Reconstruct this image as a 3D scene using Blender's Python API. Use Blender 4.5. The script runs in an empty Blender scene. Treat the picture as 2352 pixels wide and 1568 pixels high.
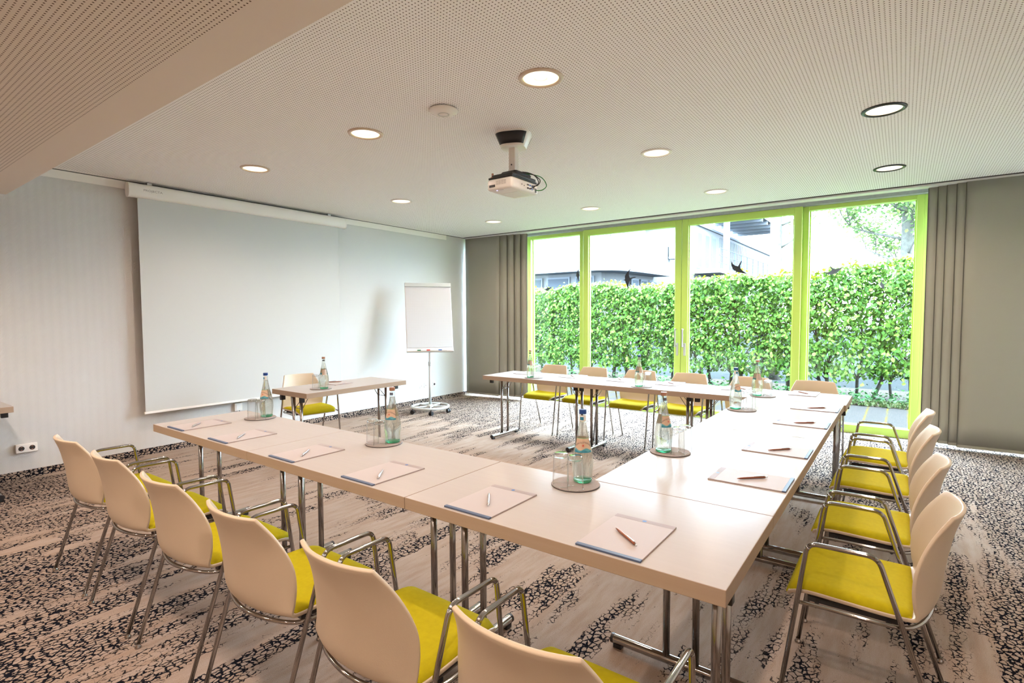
import bpy, bmesh, math, random
from mathutils import Vector, Matrix
PI = math.pi
S = bpy.context.scene
COL = S.collection

# ------------------------------------------------------------------ camera
cam_d = bpy.data.cameras.new('camera'); cam = bpy.data.objects.new('camera', cam_d); COL.objects.link(cam)
cam_d.sensor_width = 36.0; cam_d.sensor_fit = 'HORIZONTAL'
cam_d.lens = 1222.32 / 2352 * 36.0
cam_d.clip_start = 0.05; cam_d.clip_end = 300
_R = Vector((0.806254, 0.591553, -0.004419)); _U = Vector((-0.026615, 0.043736, 0.998689)); _F = Vector((-0.590971, 0.805079, -0.051007))
m = Matrix.Identity(4)
for i in range(3):
    m[i][0] = _R[i]; m[i][1] = _U[i]; m[i][2] = -_F[i]
m[0][3], m[1][3], m[2][3] = 6.390624, -1.391549, 1.461578
cam.matrix_world = m
S.camera = cam

# ------------------------------------------------------------------ world, exposure
W = bpy.data.worlds.new('overcast_sky'); S.world = W; W.use_nodes = True
wn = W.node_tree.nodes; wl = W.node_tree.links
bg = wn['Background']
tc = wn.new('ShaderNodeTexCoord'); sx = wn.new('ShaderNodeSeparateXYZ'); rmp = wn.new('ShaderNodeValToRGB')
wl.new(tc.outputs['Generated'], sx.inputs[0]); wl.new(sx.outputs['Z'], rmp.inputs[0])
rmp.color_ramp.elements[0].position = 0.0; rmp.color_ramp.elements[0].color = (0.23, 0.295, 0.37, 1)
rmp.color_ramp.elements[1].position = 1.0; rmp.color_ramp.elements[1].color = (0.62, 0.81, 1.0, 1)
wl.new(rmp.outputs[0], bg.inputs[0]); bg.inputs[1].default_value = 52.0
S.view_settings.view_transform = 'Standard'; S.view_settings.look = 'None'
S.view_settings.exposure = 0.95; S.view_settings.gamma = 1.0; S.view_settings.use_curve_mapping = False
S.cycles.use_denoising = True
S.cycles.max_bounces = 11; S.cycles.diffuse_bounces = 6; S.cycles.glossy_bounces = 4
S.cycles.transmission_bounces = 10; S.cycles.transparent_max_bounces = 24
S.cycles.sample_clamp_indirect = 6.0

LAMP_COL = (1.0, 0.77, 0.62)
LAMP_W = 7.2          # each recessed downlight over the tables
LAMP_BACK_W = 8.5     # each recessed downlight in the lower ceiling behind the camera

# ------------------------------------------------------------------ material helpers
MATS = {}
def newmat(name):
    mt = bpy.data.materials.new(name); mt.use_nodes = True
    return mt, mt.node_tree.nodes, mt.node_tree.links, mt.node_tree.nodes['Principled BSDF']
def simple(name, col, rough=0.5, metal=0.0, spec=0.5, coat=0.0, coat_r=0.1, var=0.0, vscale=20, bump=0.0, bscale=200, sheen=0.0, emit=None, es=0):
    mt, n, l, p = newmat(name)
    p.inputs['Base Color'].default_value = (*col, 1); p.inputs['Roughness'].default_value = rough
    p.inputs['Metallic'].default_value = metal; p.inputs['Specular IOR Level'].default_value = spec
    p.inputs['Coat Weight'].default_value = coat; p.inputs['Coat Roughness'].default_value = coat_r
    p.inputs['Sheen Weight'].default_value = sheen
    if emit: p.inputs['Emission Color'].default_value = (*emit, 1); p.inputs['Emission Strength'].default_value = es
    t = n.new('ShaderNodeTexCoord')
    if var > 0:
        no = n.new('ShaderNodeTexNoise'); no.inputs['Scale'].default_value = vscale; no.inputs['Detail'].default_value = 4
        l.new(t.outputs['Object'], no.inputs['Vector'])
        mx = n.new('ShaderNodeMix'); mx.data_type = 'RGBA'
        mx.inputs['A'].default_value = (*[c * (1 - var) for c in col], 1); mx.inputs['B'].default_value = (*[min(1, c * (1 + var)) for c in col], 1)
        l.new(no.outputs['Fac'], mx.inputs['Factor']); l.new(mx.outputs['Result'], p.inputs['Base Color'])
    if bump > 0:
        nb = n.new('ShaderNodeTexNoise'); nb.inputs['Scale'].default_value = bscale
        l.new(t.outputs['Object'], nb.inputs['Vector'])
        b = n.new('ShaderNodeBump'); b.inputs['Strength'].default_value = bump; b.inputs['Distance'].default_value = 0.002
        l.new(nb.outputs['Fac'], b.inputs['Height']); l.new(b.outputs['Normal'], p.inputs['Normal'])
    MATS[name] = mt
    return mt
class NB:   # small node builder for math chains
    def __init__(s, n, l): s.n = n; s.l = l
    def put(s, sock, v):
        if isinstance(v, (int, float)): sock.default_value = v
        elif isinstance(v, tuple): sock.default_value = v
        else: s.l.new(v, sock)
    def m(s, op, a, b=0.0, c=0.0, clamp=False):
        x = s.n.new('ShaderNodeMath'); x.operation = op; x.use_clamp = clamp
        s.put(x.inputs[0], a); s.put(x.inputs[1], b); s.put(x.inputs[2], c)
        return x.outputs[0]
    def mix(s, f, a, b):
        x = s.n.new('ShaderNodeMix'); x.data_type = 'RGBA'
        s.put(x.inputs['Factor'], f); s.put(x.inputs['A'], a); s.put(x.inputs['B'], b)
        return x.outputs['Result']
    def noise(s, vec, scale, detail=2, rough=0.5, dist=0.0):
        x = s.n.new('ShaderNodeTexNoise'); x.inputs['Scale'].default_value = scale; x.inputs['Detail'].default_value = detail
        x.inputs['Roughness'].default_value = rough; x.inputs['Distortion'].default_value = dist
        s.l.new(vec, x.inputs['Vector']); return x.outputs['Fac']
    def comb(s, x_, y_, z_):
        x = s.n.new('ShaderNodeCombineXYZ'); s.put(x.inputs[0], x_); s.put(x.inputs[1], y_); s.put(x.inputs[2], z_); return x.outputs[0]
    def obj(s):
        t = s.n.new('ShaderNodeTexCoord'); x = s.n.new('ShaderNodeSeparateXYZ'); s.l.new(t.outputs['Object'], x.inputs[0])
        return t.outputs['Object'], x.outputs['X'], x.outputs['Y'], x.outputs['Z']
    def smooth(s, v, a, b):
        x = s.n.new('ShaderNodeMapRange'); x.interpolation_type = 'SMOOTHSTEP'
        s.put(x.inputs['Value'], v); x.inputs['From Min'].default_value = a; x.inputs['From Max'].default_value = b
        return x.outputs[0]

def mat_ceiling(name, base, hole, yedge=None, xmin=0.075):
    mt, n, l, p = newmat(name); k = NB(n, l)
    v, x, y, z = k.obj()
    fx = k.m('SUBTRACT', k.m('FRACT', k.m('DIVIDE', x, 0.0198)), 0.5)
    fy = k.m('SUBTRACT', k.m('FRACT', k.m('DIVIDE', y, 0.0198)), 0.5)
    d = k.m('SQRT', k.m('ADD', k.m('MULTIPLY', fx, fx), k.m('MULTIPLY', fy, fy)))
    h = k.m('LESS_THAN', d, 0.185)
    h = k.m('MULTIPLY', h, k.m('GREATER_THAN', x, xmin))
    if yedge is not None: h = k.m('MULTIPLY', h, k.m('LESS_THAN', y, yedge))
    l.new(k.mix(h, (*base, 1), (*hole, 1)), p.inputs['Base Color'])
    p.inputs['Roughness'].default_value = 0.85; p.inputs['Specular IOR Level'].default_value = 0.15
    return mt
M_CEIL = mat_ceiling('perforated_ceiling_paint', (0.945, 0.955, 0.98), (0.17, 0.15, 0.145))
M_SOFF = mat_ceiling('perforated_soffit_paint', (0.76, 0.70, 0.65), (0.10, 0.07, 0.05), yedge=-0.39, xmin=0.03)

def mat_wall():
    mt, n, l, p = newmat('herringbone_wallpaper'); k = NB(n, l)
    v, x, y, z = k.obj()
    t = k.m('PINGPONG', y, 0.0325)
    ph = k.m('ADD', z, k.m('MULTIPLY', t, 1.0))
    wv = k.m('SINE', k.m('MULTIPLY', ph, 2 * PI / 0.0105))
    f = k.smooth(wv, -0.7, 0.7)
    l.new(k.mix(f, (0.57, 0.57, 0.56, 1), (0.665, 0.665, 0.66, 1)), p.inputs['Base Color'])
    p.inputs['Roughness'].default_value = 0.75; p.inputs['Specular IOR Level'].default_value = 0.25
    b = n.new('ShaderNodeBump'); b.inputs['Strength'].default_value = 0.6; b.inputs['Distance'].default_value = 0.0015
    l.new(f, b.inputs['Height']); l.new(b.outputs['Normal'], p.inputs['Normal'])
    return mt
M_WALL = mat_wall()
M_PLASTER = simple('plain_wall_paint', (0.76, 0.71, 0.66), 0.85, bump=0.1)
M_WARMWALL = simple('brown_wall_paint', (0.52, 0.36, 0.24), 0.85, bump=0.1)

def mat_carpet(name, dark_bias=0.0, upright=False):
    mt, n, l, p = newmat(name); k = NB(n, l)
    v, x, y, z = k.obj()
    if upright: x = z
    # wobble so bands do not end in straight lines
    wob = k.noise(v, 9.0, 2)
    xx = k.m('ADD', x, k.m('MULTIPLY', k.m('SUBTRACT', wob, 0.5), 0.05))
    colid = k.m('FLOOR', k.m('DIVIDE', xx, 0.125))
    wn_ = n.new('ShaderNodeTexWhiteNoise'); wn_.noise_dimensions = '1D'; l.new(colid, wn_.inputs['W'])
    yy = k.m('ADD', k.m('ADD', y, k.m('MULTIPLY', wn_.outputs['Value'], 3.0)), k.m('MULTIPLY', k.m('SUBTRACT', wob, 0.5), 0.25))
    rowid = k.m('FLOOR', k.m('DIVIDE', yy, 0.5))
    w2 = n.new('ShaderNodeTexWhiteNoise'); w2.noise_dimensions = '2D'; l.new(k.comb(colid, rowid, 0.0), w2.inputs['Vector'])
    st = k.comb(k.m('MULTIPLY', x, 9.0), k.m('MULTIPLY', y, 1.4), 0.0)
    streak = k.noise(st, 1.0, 5, 0.62, 0.4)
    big = k.noise(k.comb(k.m('MULTIPLY', x, 0.9), k.m('MULTIPLY', y, 0.45), 3.0), 1.0, 1)
    mask = k.m('ADD', k.m('MULTIPLY', w2.outputs['Value'], 0.24), k.m('ADD', streak, k.m('MULTIPLY', big, 0.5)))
    # the woven field is closer towards the wall corner behind the front chairs and along the windows
    fld = k.m('ADD', k.m('MULTIPLY', k.smooth(k.m('ADD', y, k.m('MULTIPLY', x, 0.12)), 0.9, -0.6), 0.22), k.m('ADD', k.m('MULTIPLY', k.smooth(y, 2.6, 4.4), 0.26), k.m('MULTIPLY', k.smooth(x, 5.9, 6.9), 0.14)))
    mask = k.smooth(k.m('ADD', mask, fld), 0.88 - dark_bias, 1.10 - dark_bias)
    # pebbled loops: dark gaps between beige tufts
    vo = n.new('ShaderNodeTexVoronoi'); vo.feature = 'DISTANCE_TO_EDGE'; vo.inputs['Randomness'].default_value = 0.9
    nz = n.new('ShaderNodeTexNoise'); nz.inputs['Scale'].default_value = 55; nz.inputs['Detail'].default_value = 2; l.new(v, nz.inputs['Vector'])
    av = n.new('ShaderNodeVectorMath'); av.operation = 'MULTIPLY_ADD'
    l.new(nz.outputs['Color'], av.inputs[0]); av.inputs[1].default_value = (0.016, 0.016, 0.016)
    l.new(k.comb(x, k.m('MULTIPLY', y, 0.72), 0.0), av.inputs[2])
    l.new(av.outputs[0], vo.inputs['Vector']); vo.inputs['Scale'].default_value = 43
    gapn = k.noise(v, 42.0, 3)
    thr = k.m('ADD', k.m('MULTIPLY', k.m('MULTIPLY', mask, 0.165), k.smooth(gapn, 0.22, 0.58)), -0.01)
    line = k.m('SUBTRACT', 1.0, k.smooth(k.m('SUBTRACT', vo.outputs['Distance'], thr), -0.03, 0.03))
    line = k.m('MULTIPLY', line, k.smooth(mask, 0.03, 0.45))
    # sparse specks in the plain bands
    sp = k.smooth(k.noise(k.comb(k.m('MULTIPLY', x, 1.6), y, 0.0), 70.0, 2), 0.63, 0.72)
    sp = k.m('MULTIPLY', sp, k.smooth(streak, 0.45, 0.6))
    fine = k.noise(v, 330.0, 3, 0.7)
    mid = k.noise(st, 2.5, 4, 0.6)
    base = k.mix(k.smooth(mid, 0.3, 0.7), (0.40, 0.30, 0.235, 1), (0.475, 0.385, 0.325, 1))
    base = k.mix(k.smooth(fine, 0.25, 0.8), k.mix(0.5, base, (0.12, 0.08, 0.06, 1)), base)
    darkc = k.mix(mask, (0.035, 0.030, 0.028, 1), (0.010, 0.011, 0.016, 1))
    c = k.mix(line, base, darkc)
    c = k.mix(k.m('MULTIPLY', sp, 0.75), c, (0.06, 0.05, 0.045, 1))
    l.new(c, p.inputs['Base Color'])
    p.inputs['Roughness'].default_value = 1.0; p.inputs['Specular IOR Level'].default_value = 0.0
    b = n.new('ShaderNodeBump'); b.inputs['Strength'].default_value = 0.7; b.inputs['Distance'].default_value = 0.004
    l.new(k.m('ADD', k.m('SUBTRACT', fine, k.m('MULTIPLY', line, 0.8)), 0.0), b.inputs['Height']); l.new(b.outputs['Normal'], p.inputs['Normal'])
    return mt
M_CARPET = mat_carpet('pebbled_carpet')
M_BASEB = mat_carpet('carpet_baseboard', 0.6, True)

def mat_wood(name, a, b, rough, coat, sc=1.0):
    mt, n, l, p = newmat(name); k = NB(n, l)
    v, x, y, z = k.obj()
    g = k.noise(k.comb(k.m('MULTIPLY', x, 3.0 * sc), k.m('MULTIPLY', y, 70.0 * sc), k.m('MULTIPLY', z, 70.0 * sc)), 1.0, 4, 0.6)
    l.new(k.mix(k.smooth(g, 0.3, 0.75), (*a, 1), (*b, 1)), p.inputs['Base Color'])
    p.inputs['Roughness'].default_value = rough; p.inputs['Specular IOR Level'].default_value = 0.022
    return mt
M_TOP = mat_wood('pale_laminate', (0.425, 0.40, 0.385), (0.435, 0.41, 0.395), 0.22, 0.0)
M_EDGE = mat_wood('beige_edge_band', (0.36, 0.275, 0.21), (0.375, 0.29, 0.225), 0.5, 0.0)
M_SHELL = simple('beige_moulded_shell', (0.555, 0.46, 0.345), 0.4, spec=0.3, var=0.05, vscale=8, bump=0.15, bscale=350)
M_SEAT = simple('yellow_green_upholstery', (0.44, 0.375, 0.006), 0.9, spec=0.15, var=0.12, vscale=60, bump=0.5, bscale=900)
M_CHROME = simple('chrome', (0.40, 0.395, 0.39), 0.10, metal=1.0)
M_BRUSH = simple('brushed_steel', (0.34, 0.325, 0.315), 0.2, metal=1.0)
M_BLACK = simple('black_plastic', (0.012, 0.012, 0.014), 0.45)
M_DARKGREY = simple('dark_grey_plastic', (0.03, 0.03, 0.032), 0.4)
M_LIME = simple('lime_green_paint', (0.46, 0.64, 0.125), 0.4)
M_WHITE = simple('white_painted_metal', (0.80, 0.80, 0.80), 0.4)
M_OFFW = simple('white_plastic', (0.82, 0.80, 0.77), 0.35)
M_ALU = simple('aluminium', (0.62, 0.63, 0.64), 0.3, metal=1.0)
M_SCREEN = simple('screen_cloth', (0.56, 0.57, 0.56), 0.8)
M_PAPER = simple('paper', (0.56, 0.57, 0.59), 0.6)
M_PADPAPER = simple('notepad_paper', (0.44, 0.405, 0.405), 0.55, spec=0.1)
M_PADHEAD = simple('notepad_header', (0.33, 0.29, 0.29), 0.55, spec=0.1)
M_BIND = simple('slate_blue_binding', (0.065, 0.10, 0.18), 0.5)
M_BLUEINK = simple('blue_ink', (0.03, 0.12, 0.36), 0.5)
M_GREYINK = simple('grey_ink', (0.28, 0.25, 0.25), 0.6)
M_DKINK = simple('dark_ink', (0.06, 0.05, 0.07), 0.6)
M_COPPER = simple('copper_brown_lacquer', (0.26, 0.095, 0.05), 0.3, metal=0.6)
M_SILVERPEN = simple('silver_pen', (0.55, 0.50, 0.50), 0.28, metal=0.85)
M_FELT = simple('grey_brown_felt', (0.30, 0.255, 0.24), 0.95, var=0.25, vscale=220, bump=0.6, bscale=600)
M_CAPBLUE = simple('blue_cap', (0.008, 0.055, 0.25), 0.35)
M_CAPCOP = simple('copper_cap', (0.42, 0.22, 0.15), 0.3, metal=0.5)
M_NECKBLUE = simple('neck_label_blue', (0.02, 0.22, 0.36), 0.4)
M_NECKWHITE = simple('neck_label_white', (0.75, 0.75, 0.74), 0.4)
M_NECKGREY = simple('neck_label_grey', (0.12, 0.14, 0.18), 0.4)
M_RED = simple('red_ink', (0.55, 0.06, 0.03), 0.5)
M_GREENCAP = simple('green_marker', (0.01, 0.16, 0.08), 0.4)
M_REDCAP = simple('red_marker', (0.6, 0.04, 0.03), 0.4)
M_ORANGE = simple('orange_lug', (0.75, 0.10, 0.02), 0.4)
M_GREENCABLE = simple('green_cable', (0.01, 0.22, 0.04), 0.4)
M_BLUEPORT = simple('blue_port', (0.02, 0.14, 0.5), 0.4)
M_LED = simple('blue_lamp_on', (0.2, 0.2, 0.9), 0.4, emit=(0.35, 0.3, 1.0), es=2.5)
M_GREYMETAL = simple('grey_lintel', (0.30, 0.32, 0.33), 0.6, var=0.15, vscale=40)
M_RINGTAN = simple('tan_lamp_ring', (0.62, 0.50, 0.40), 0.4)
M_RINGWHITE = simple('white_lamp_ring', (0.80, 0.78, 0.75), 0.4)
M_RINGBLACK = simple('black_lamp_ring', (0.012, 0.02, 0.02), 0.35)
M_LIGHTGREY = simple('light_grey_metal', (0.52, 0.56, 0.56), 0.45)

def mat_blind():
    mt, n, l, p = newmat('taupe_blind_fabric'); k = NB(n, l)
    v, x, y, z = k.obj()
    g = k.noise(k.comb(k.m('MULTIPLY', x, 500.0), y, k.m('MULTIPLY', z, 500.0)), 1.0, 2)
    c = k.mix(g, (0.305, 0.295, 0.245, 1), (0.35, 0.335, 0.28, 1))
    l.new(c, p.inputs['Base Color']); p.inputs['Roughness'].default_value = 0.9; p.inputs['Specular IOR Level'].default_value = 0.2
    tr = n.new('ShaderNodeBsdfTranslucent'); tr.inputs[0].default_value = (0.5, 0.45, 0.35, 1)
    ms = n.new('ShaderNodeMixShader'); ms.inputs[0].default_value = 0.035
    l.new(p.outputs[0], ms.inputs[1]); l.new(tr.outputs[0], ms.inputs[2]); l.new(ms.outputs[0], n['Material Output'].inputs[0])
    return mt
M_BLIND = mat_blind()
M_EDGESHADE = simple('blind_edge_shadow', (0.085, 0.08, 0.062), 0.9)  # painted shade for the dark lines between overlapping blind panels

def mat_thin(name, tint, refl=1.0, edge=0.0, edgecol=(1, 1, 1), pw=1.6):
    # thin pane or wall of clear glass: see-through with a fresnel reflection
    mt, n, l, p = newmat(name); n.remove(p); k = NB(n, l)
    t = n.new('ShaderNodeBsdfTransparent'); g = n.new('ShaderNodeBsdfGlossy'); g.inputs['Roughness'].default_value = 0.0
    lf = n.new('ShaderNodeLayerWeight'); lf.inputs['Blend'].default_value = 0.5
    fres = k.m('ADD', k.m('MULTIPLY', k.m('POWER', lf.outputs['Facing'], 5.0), 0.95), 0.042)
    if edge > 0:
        lw = n.new('ShaderNodeLayerWeight'); lw.inputs['Blend'].default_value = 0.5
        c = k.mix(k.m('POWER', lw.outputs['Facing'], pw), (*tint, 1), (*edgecol, 1)); l.new(c, t.inputs[0])
    else: t.inputs[0].default_value = (*tint, 1)
    ms = n.new('ShaderNodeMixShader')
    l.new(k.m('MULTIPLY', fres, refl, clamp=True), ms.inputs[0])
    l.new(t.outputs[0], ms.inputs[1]); l.new(g.outputs[0], ms.inputs[2]); l.new(ms.outputs[0], n['Material Output'].inputs[0])
    return mt
M_PANE = mat_thin('window_glass', (0.985, 1.0, 0.99))
M_TUMBLER = mat_thin('tumbler_glass', (0.992, 0.997, 0.995), 2.6, 1.0, (0.62, 0.68, 0.68), 4.0)
M_NECKGLASS = mat_thin('bottle_neck_glass', (0.96, 0.99, 0.975), 1.8, 1.0, (0.50, 0.66, 0.58), 3.5)
def mat_bottle():
    mt, n, l, p = newmat('bottle_glass_with_water'); n.remove(p); k = NB(n, l)
    v, x, y, z = k.obj()
    g = n.new('ShaderNodeBsdfGlass'); g.inputs['IOR'].default_value = 1.33; g.inputs['Roughness'].default_value = 0.0
    g.inputs['Color'].default_value = (0.965, 1.0, 0.985, 1)
    t = n.new('ShaderNodeBsdfTransparent'); t.inputs[0].default_value = (0.955, 0.995, 0.975, 1)
    ms = n.new('ShaderNodeMixShader'); ms.inputs[0].default_value = 0.42
    l.new(g.outputs[0], ms.inputs[1]); l.new(t.outputs[0], ms.inputs[2]); l.new(ms.outputs[0], n['Material Output'].inputs[0])
    return mt
M_BOTTLE = mat_bottle()
M_BASEGREEN = simple('thick_green_glass_base', (0.10, 0.55, 0.30), 0.08, spec=0.8)
M_BASEGREEN.node_tree.nodes['Principled BSDF'].inputs['Transmission Weight'].default_value = 0.75

def mat_label():
    mt, n, l, p = newmat('bottle_label'); k = NB(n, l)
    v, x, y, z = k.obj()
    a = k.m('ARCTAN2', y, x)
    wv = k.m('ADD', k.m('MULTIPLY', k.m('SINE', k.m('MULTIPLY', a, 4.5)), 0.0045), 0.1435)
    f = k.m('LESS_THAN', z, wv)
    wv2 = k.m('ADD', k.m('MULTIPLY', k.m('SINE', k.m('ADD', k.m('MULTIPLY', a, 6.0), 1.0)), 0.003), 0.1375)
    c = k.mix(f, (0.60, 0.44, 0.32, 1), (0.10, 0.36, 0.42, 1))
    c = k.mix(k.m('LESS_THAN', z, wv2), c, (0.03, 0.22, 0.30, 1))
    c = k.mix(k.m('GREATER_THAN', z, 0.1865), c, (0.20, 0.42, 0.20, 1))
    l.new(c, p.inputs['Base Color']); p.inputs['Roughness'].default_value = 0.5
    return mt
M_LABEL = mat_label()
M_BACKLABEL = simple('bottle_back_label', (0.60, 0.46, 0.36), 0.5)

def mat_lens():
    mt, n, l, p = newmat('lit_lamp_glass'); k = NB(n, l)
    v, x, y, z = k.obj()
    r = k.m('SQRT', k.m('ADD', k.m('MULTIPLY', x, x), k.m('MULTIPLY', y, y)))
    vo = n.new('ShaderNodeTexVoronoi'); vo.feature = 'F1'; vo.inputs['Scale'].default_value = 34; vo.distance = 'CHEBYCHEV'; l.new(v, vo.inputs['Vector'])
    c = k.mix(k.smooth(vo.outputs['Distance'], 0.15, 0.75), (1.0, 0.93, 0.80, 1), (1.0, 0.72, 0.48, 1))
    ring = k.m('COMPARE', r, 0.036, 0.0022)
    c = k.mix(ring, c, (0.80, 0.50, 0.28, 1))
    rim = k.smooth(r, 0.096, 0.104)
    c = k.mix(rim, c, (1.0, 0.86, 0.30, 1))
    p.inputs['Base Color'].default_value = (0.8, 0.75, 0.7, 1)
    l.new(c, p.inputs['Emission Color']); p.inputs['Emission Strength'].default_value = 0.85
    return mt
M_LENS = mat_lens()

# exterior materials
M_PAVE = None
def mat_pave():
    mt, n, l, p = newmat('mossy_pavers'); k = NB(n, l)
    v, x, y, z = k.obj()
    fx = k.m('ABSOLUTE', k.m('SUBTRACT', k.m('FRACT', k.m('DIVIDE', k.m('ADD', x, -5.735), 0.252)), 0.5))
    fy = k.m('ABSOLUTE', k.m('SUBTRACT', k.m('FRACT', k.m('DIVIDE', y, 0.155)), 0.5))
    nz = k.noise(v, 14.0, 3)
    jx = k.m('MULTIPLY', k.smooth(fx, 0.42, 0.48), k.smooth(nz, 0.30, 0.55))
    jy = k.m('MULTIPLY', k.smooth(fy, 0.44, 0.49), k.smooth(nz, 0.38, 0.62))
    st = k.mix(k.noise(v, 22.0, 4), (0.0167, 0.0153, 0.0144, 1), (0.0227, 0.0210, 0.0197, 1))
    c = k.mix(jy, st, (0.0164, 0.0146, 0.0073, 1)); c = k.mix(jx, c, (0.0392, 0.0294, 0.0039, 1))
    l.new(c, p.inputs['Base Color']); p.inputs['Roughness'].default_value = 0.95; p.inputs['Specular IOR Level'].default_value = 0.05
    return mt
M_PAVE = mat_pave()
M_SOIL = simple('leaf_litter_soil', (0.020, 0.015, 0.010), 0.95, spec=0.05, var=0.6, vscale=25)
M_GROUND = simple('far_ground', (0.016, 0.018, 0.018), 0.9, spec=0.0)
M_FACADE = simple('white_facade', (0.1008, 0.1022, 0.1036), 0.9, spec=0.0)
M_FACADE2 = simple('grey_facade', (0.1013, 0.1114, 0.1255), 0.9, spec=0.0)
M_WINDARK = simple('dark_window_pane', (0.0352, 0.0432, 0.0528), 0.6, spec=0.05)
M_STEELRAIL = simple('railing_paint', (0.0588, 0.0700, 0.0868), 0.8, spec=0.0)
M_BARK = simple('lichen_bark', (0.075, 0.075, 0.066), 0.95, spec=0.05, var=0.7, vscale=16, bump=1.0, bscale=30)
M_TWIG = simple('hedge_stem_bark', (0.032, 0.026, 0.02), 0.9, var=0.4, vscale=30)
M_BIRD = simple('black_sticker', (0.012, 0.016, 0.024), 0.5)
M_BIRDGREY = simple('grey_bird_shape', (0.13, 0.15, 0.22), 0.5)  # flat grey of the two bird shapes on the right pane
def mat_leaf(name, a, b, c, trans=0.35):
    mt, n, l, p = newmat(name); k = NB(n, l)
    g = n.new('ShaderNodeNewGeometry')
    r = n.new('ShaderNodeValToRGB'); l.new(g.outputs['Random Per Island'], r.inputs[0])
    e = r.color_ramp.elements; e[0].color = (*a, 1); e[1].color = (*c, 1); x = e.new(0.5); x.color = (*b, 1)
    l.new(r.outputs[0], p.inputs['Base Color']); p.inputs['Roughness'].default_value = 0.55; p.inputs['Specular IOR Level'].default_value = 0.12
    tr = n.new('ShaderNodeBsdfTranslucent'); l.new(r.outputs[0], tr.inputs[0])
    ms = n.new('ShaderNodeMixShader'); ms.inputs[0].default_value = trans
    l.new(p.outputs[0], ms.inputs[1]); l.new(tr.outputs[0], ms.inputs[2]); l.new(ms.outputs[0], n['Material Output'].inputs[0])
    return mt
M_LEAF = mat_leaf('beech_leaves', (0.0152, 0.0494, 0.0057), (0.0418, 0.1026, 0.0114), (0.0950, 0.1710, 0.0228))
M_LEAFTOP = mat_leaf('young_top_leaves', (0.0476, 0.0816, 0.0085), (0.0782, 0.1054, 0.0068), (0.1275, 0.1224, 0.0051))
M_IVY = mat_leaf('ivy_leaves', (0.008, 0.035, 0.01), (0.02, 0.07, 0.018), (0.05, 0.13, 0.035), 0.2)
M_TREELEAF = mat_leaf('tree_leaves', (0.085, 0.155, 0.055), (0.11, 0.18, 0.06), (0.16, 0.21, 0.055), 0.5)
M_LITTER = mat_leaf('dry_leaves', (0.0352, 0.0224, 0.0144), (0.0544, 0.0400, 0.0304), (0.0224, 0.0384, 0.0112), 0.1)
M_GRASS = mat_leaf('grass_blades', (0.0160, 0.0320, 0.0080), (0.0288, 0.0448, 0.0128), (0.0480, 0.0544, 0.0192), 0.3)

# ------------------------------------------------------------------ mesh helpers
def link(name, me, mat=None, parent=None):
    o = bpy.data.objects.new(name, me); COL.objects.link(o)
    if mat is not None:
        if isinstance(mat, (list, tuple)):
            for q in mat: me.materials.append(q)
        else: me.materials.append(mat)
    if parent is not None: o.parent = parent
    return o
def fin(name, bm, mat, parent=None, smooth=False, loc=None, autosharp=None):
    bm.normal_update()
    me = bpy.data.meshes.new(name); bm.to_mesh(me); bm.free()
    if smooth:
        me.polygons.foreach_set('use_smooth', [True] * len(me.polygons))
        if autosharp:
            try: me.set_sharp_from_angle(angle=math.radians(autosharp))
            except Exception: pass
    o = link(name, me, mat, parent)
    if loc is not None: o.location = loc
    return o
def setp(o, label=None, cat=None, group=None, kind=None):
    if label: o['label'] = label
    if cat: o['category'] = cat
    if group: o['group'] = group
    if kind: o['kind'] = kind
    return o
def thing(name, loc=(0, 0, 0), rz=0.0, label=None, cat=None, group=None, kind=None):
    o = bpy.data.objects.new(name, None); COL.objects.link(o); o.empty_display_size = 0.05
    o.location = loc; o.rotation_euler = (0, 0, rz)
    return setp(o, label, cat, group, kind)
def box(bm, x0, x1, y0, y1, z0, z1, bev=0.0, seg=2, mi=0):
    v = [bm.verts.new(p) for p in ((x0, y0, z0), (x1, y0, z0), (x1, y1, z0), (x0, y1, z0), (x0, y0, z1), (x1, y0, z1), (x1, y1, z1), (x0, y1, z1))]
    fs = [bm.faces.new([v[i] for i in q]) for q in ((3, 2, 1, 0), (4, 5, 6, 7), (0, 1, 5, 4), (1, 2, 6, 5), (2, 3, 7, 6), (3, 0, 4, 7))]
    for f in fs: f.material_index = mi
    if bev > 0:
        es = list({e for f in fs for e in f.edges})
        r = bmesh.ops.bevel(bm, geom=es, offset=bev, segments=seg, affect='EDGES', profile=0.5)
    return v
def BX(*a, **k):
    bm = bmesh.new(); box(bm, *a, **k); return bm
def tube(bm, pts, r, n=10, closed=False, cap=True, radii=None):
    pts = [Vector(p) for p in pts]; N = len(pts)
    prev = None; rings = []
    for i, p in enumerate(pts):
        if closed: t = (pts[(i + 1) % N] - pts[i - 1])
        elif i == 0: t = pts[1] - pts[0]
        elif i == N - 1: t = pts[-1] - pts[-2]
        else: t = (pts[i + 1] - p).normalized() + (p - pts[i - 1]).normalized()
        t.normalize()
        if prev is None:
            a = Vector((0, 0, 1)) if abs(t.z) < 0.9 else Vector((1, 0, 0))
            u = t.cross(a).normalized()
        else:
            u = prev - t * prev.dot(t)
            u.normalize()
        prev = u; w = t.cross(u); rr = radii[i] if radii else r
        rings.append([bm.verts.new(p + (u * math.cos(2 * PI * k / n) + w * math.sin(2 * PI * k / n)) * rr) for k in range(n)])
    for i in range(N if closed else N - 1):
        A = rings[i]; B = rings[(i + 1) % N]
        for k in range(n): bm.faces.new((A[k], A[(k + 1) % n], B[(k + 1) % n], B[k]))
    if cap and not closed:
        bm.faces.new(rings[0][::-1]); bm.faces.new(rings[-1])
def TU(pts, r, n=10, **k):
    bm = bmesh.new(); tube(bm, pts, r, n, **k); return bm
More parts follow.
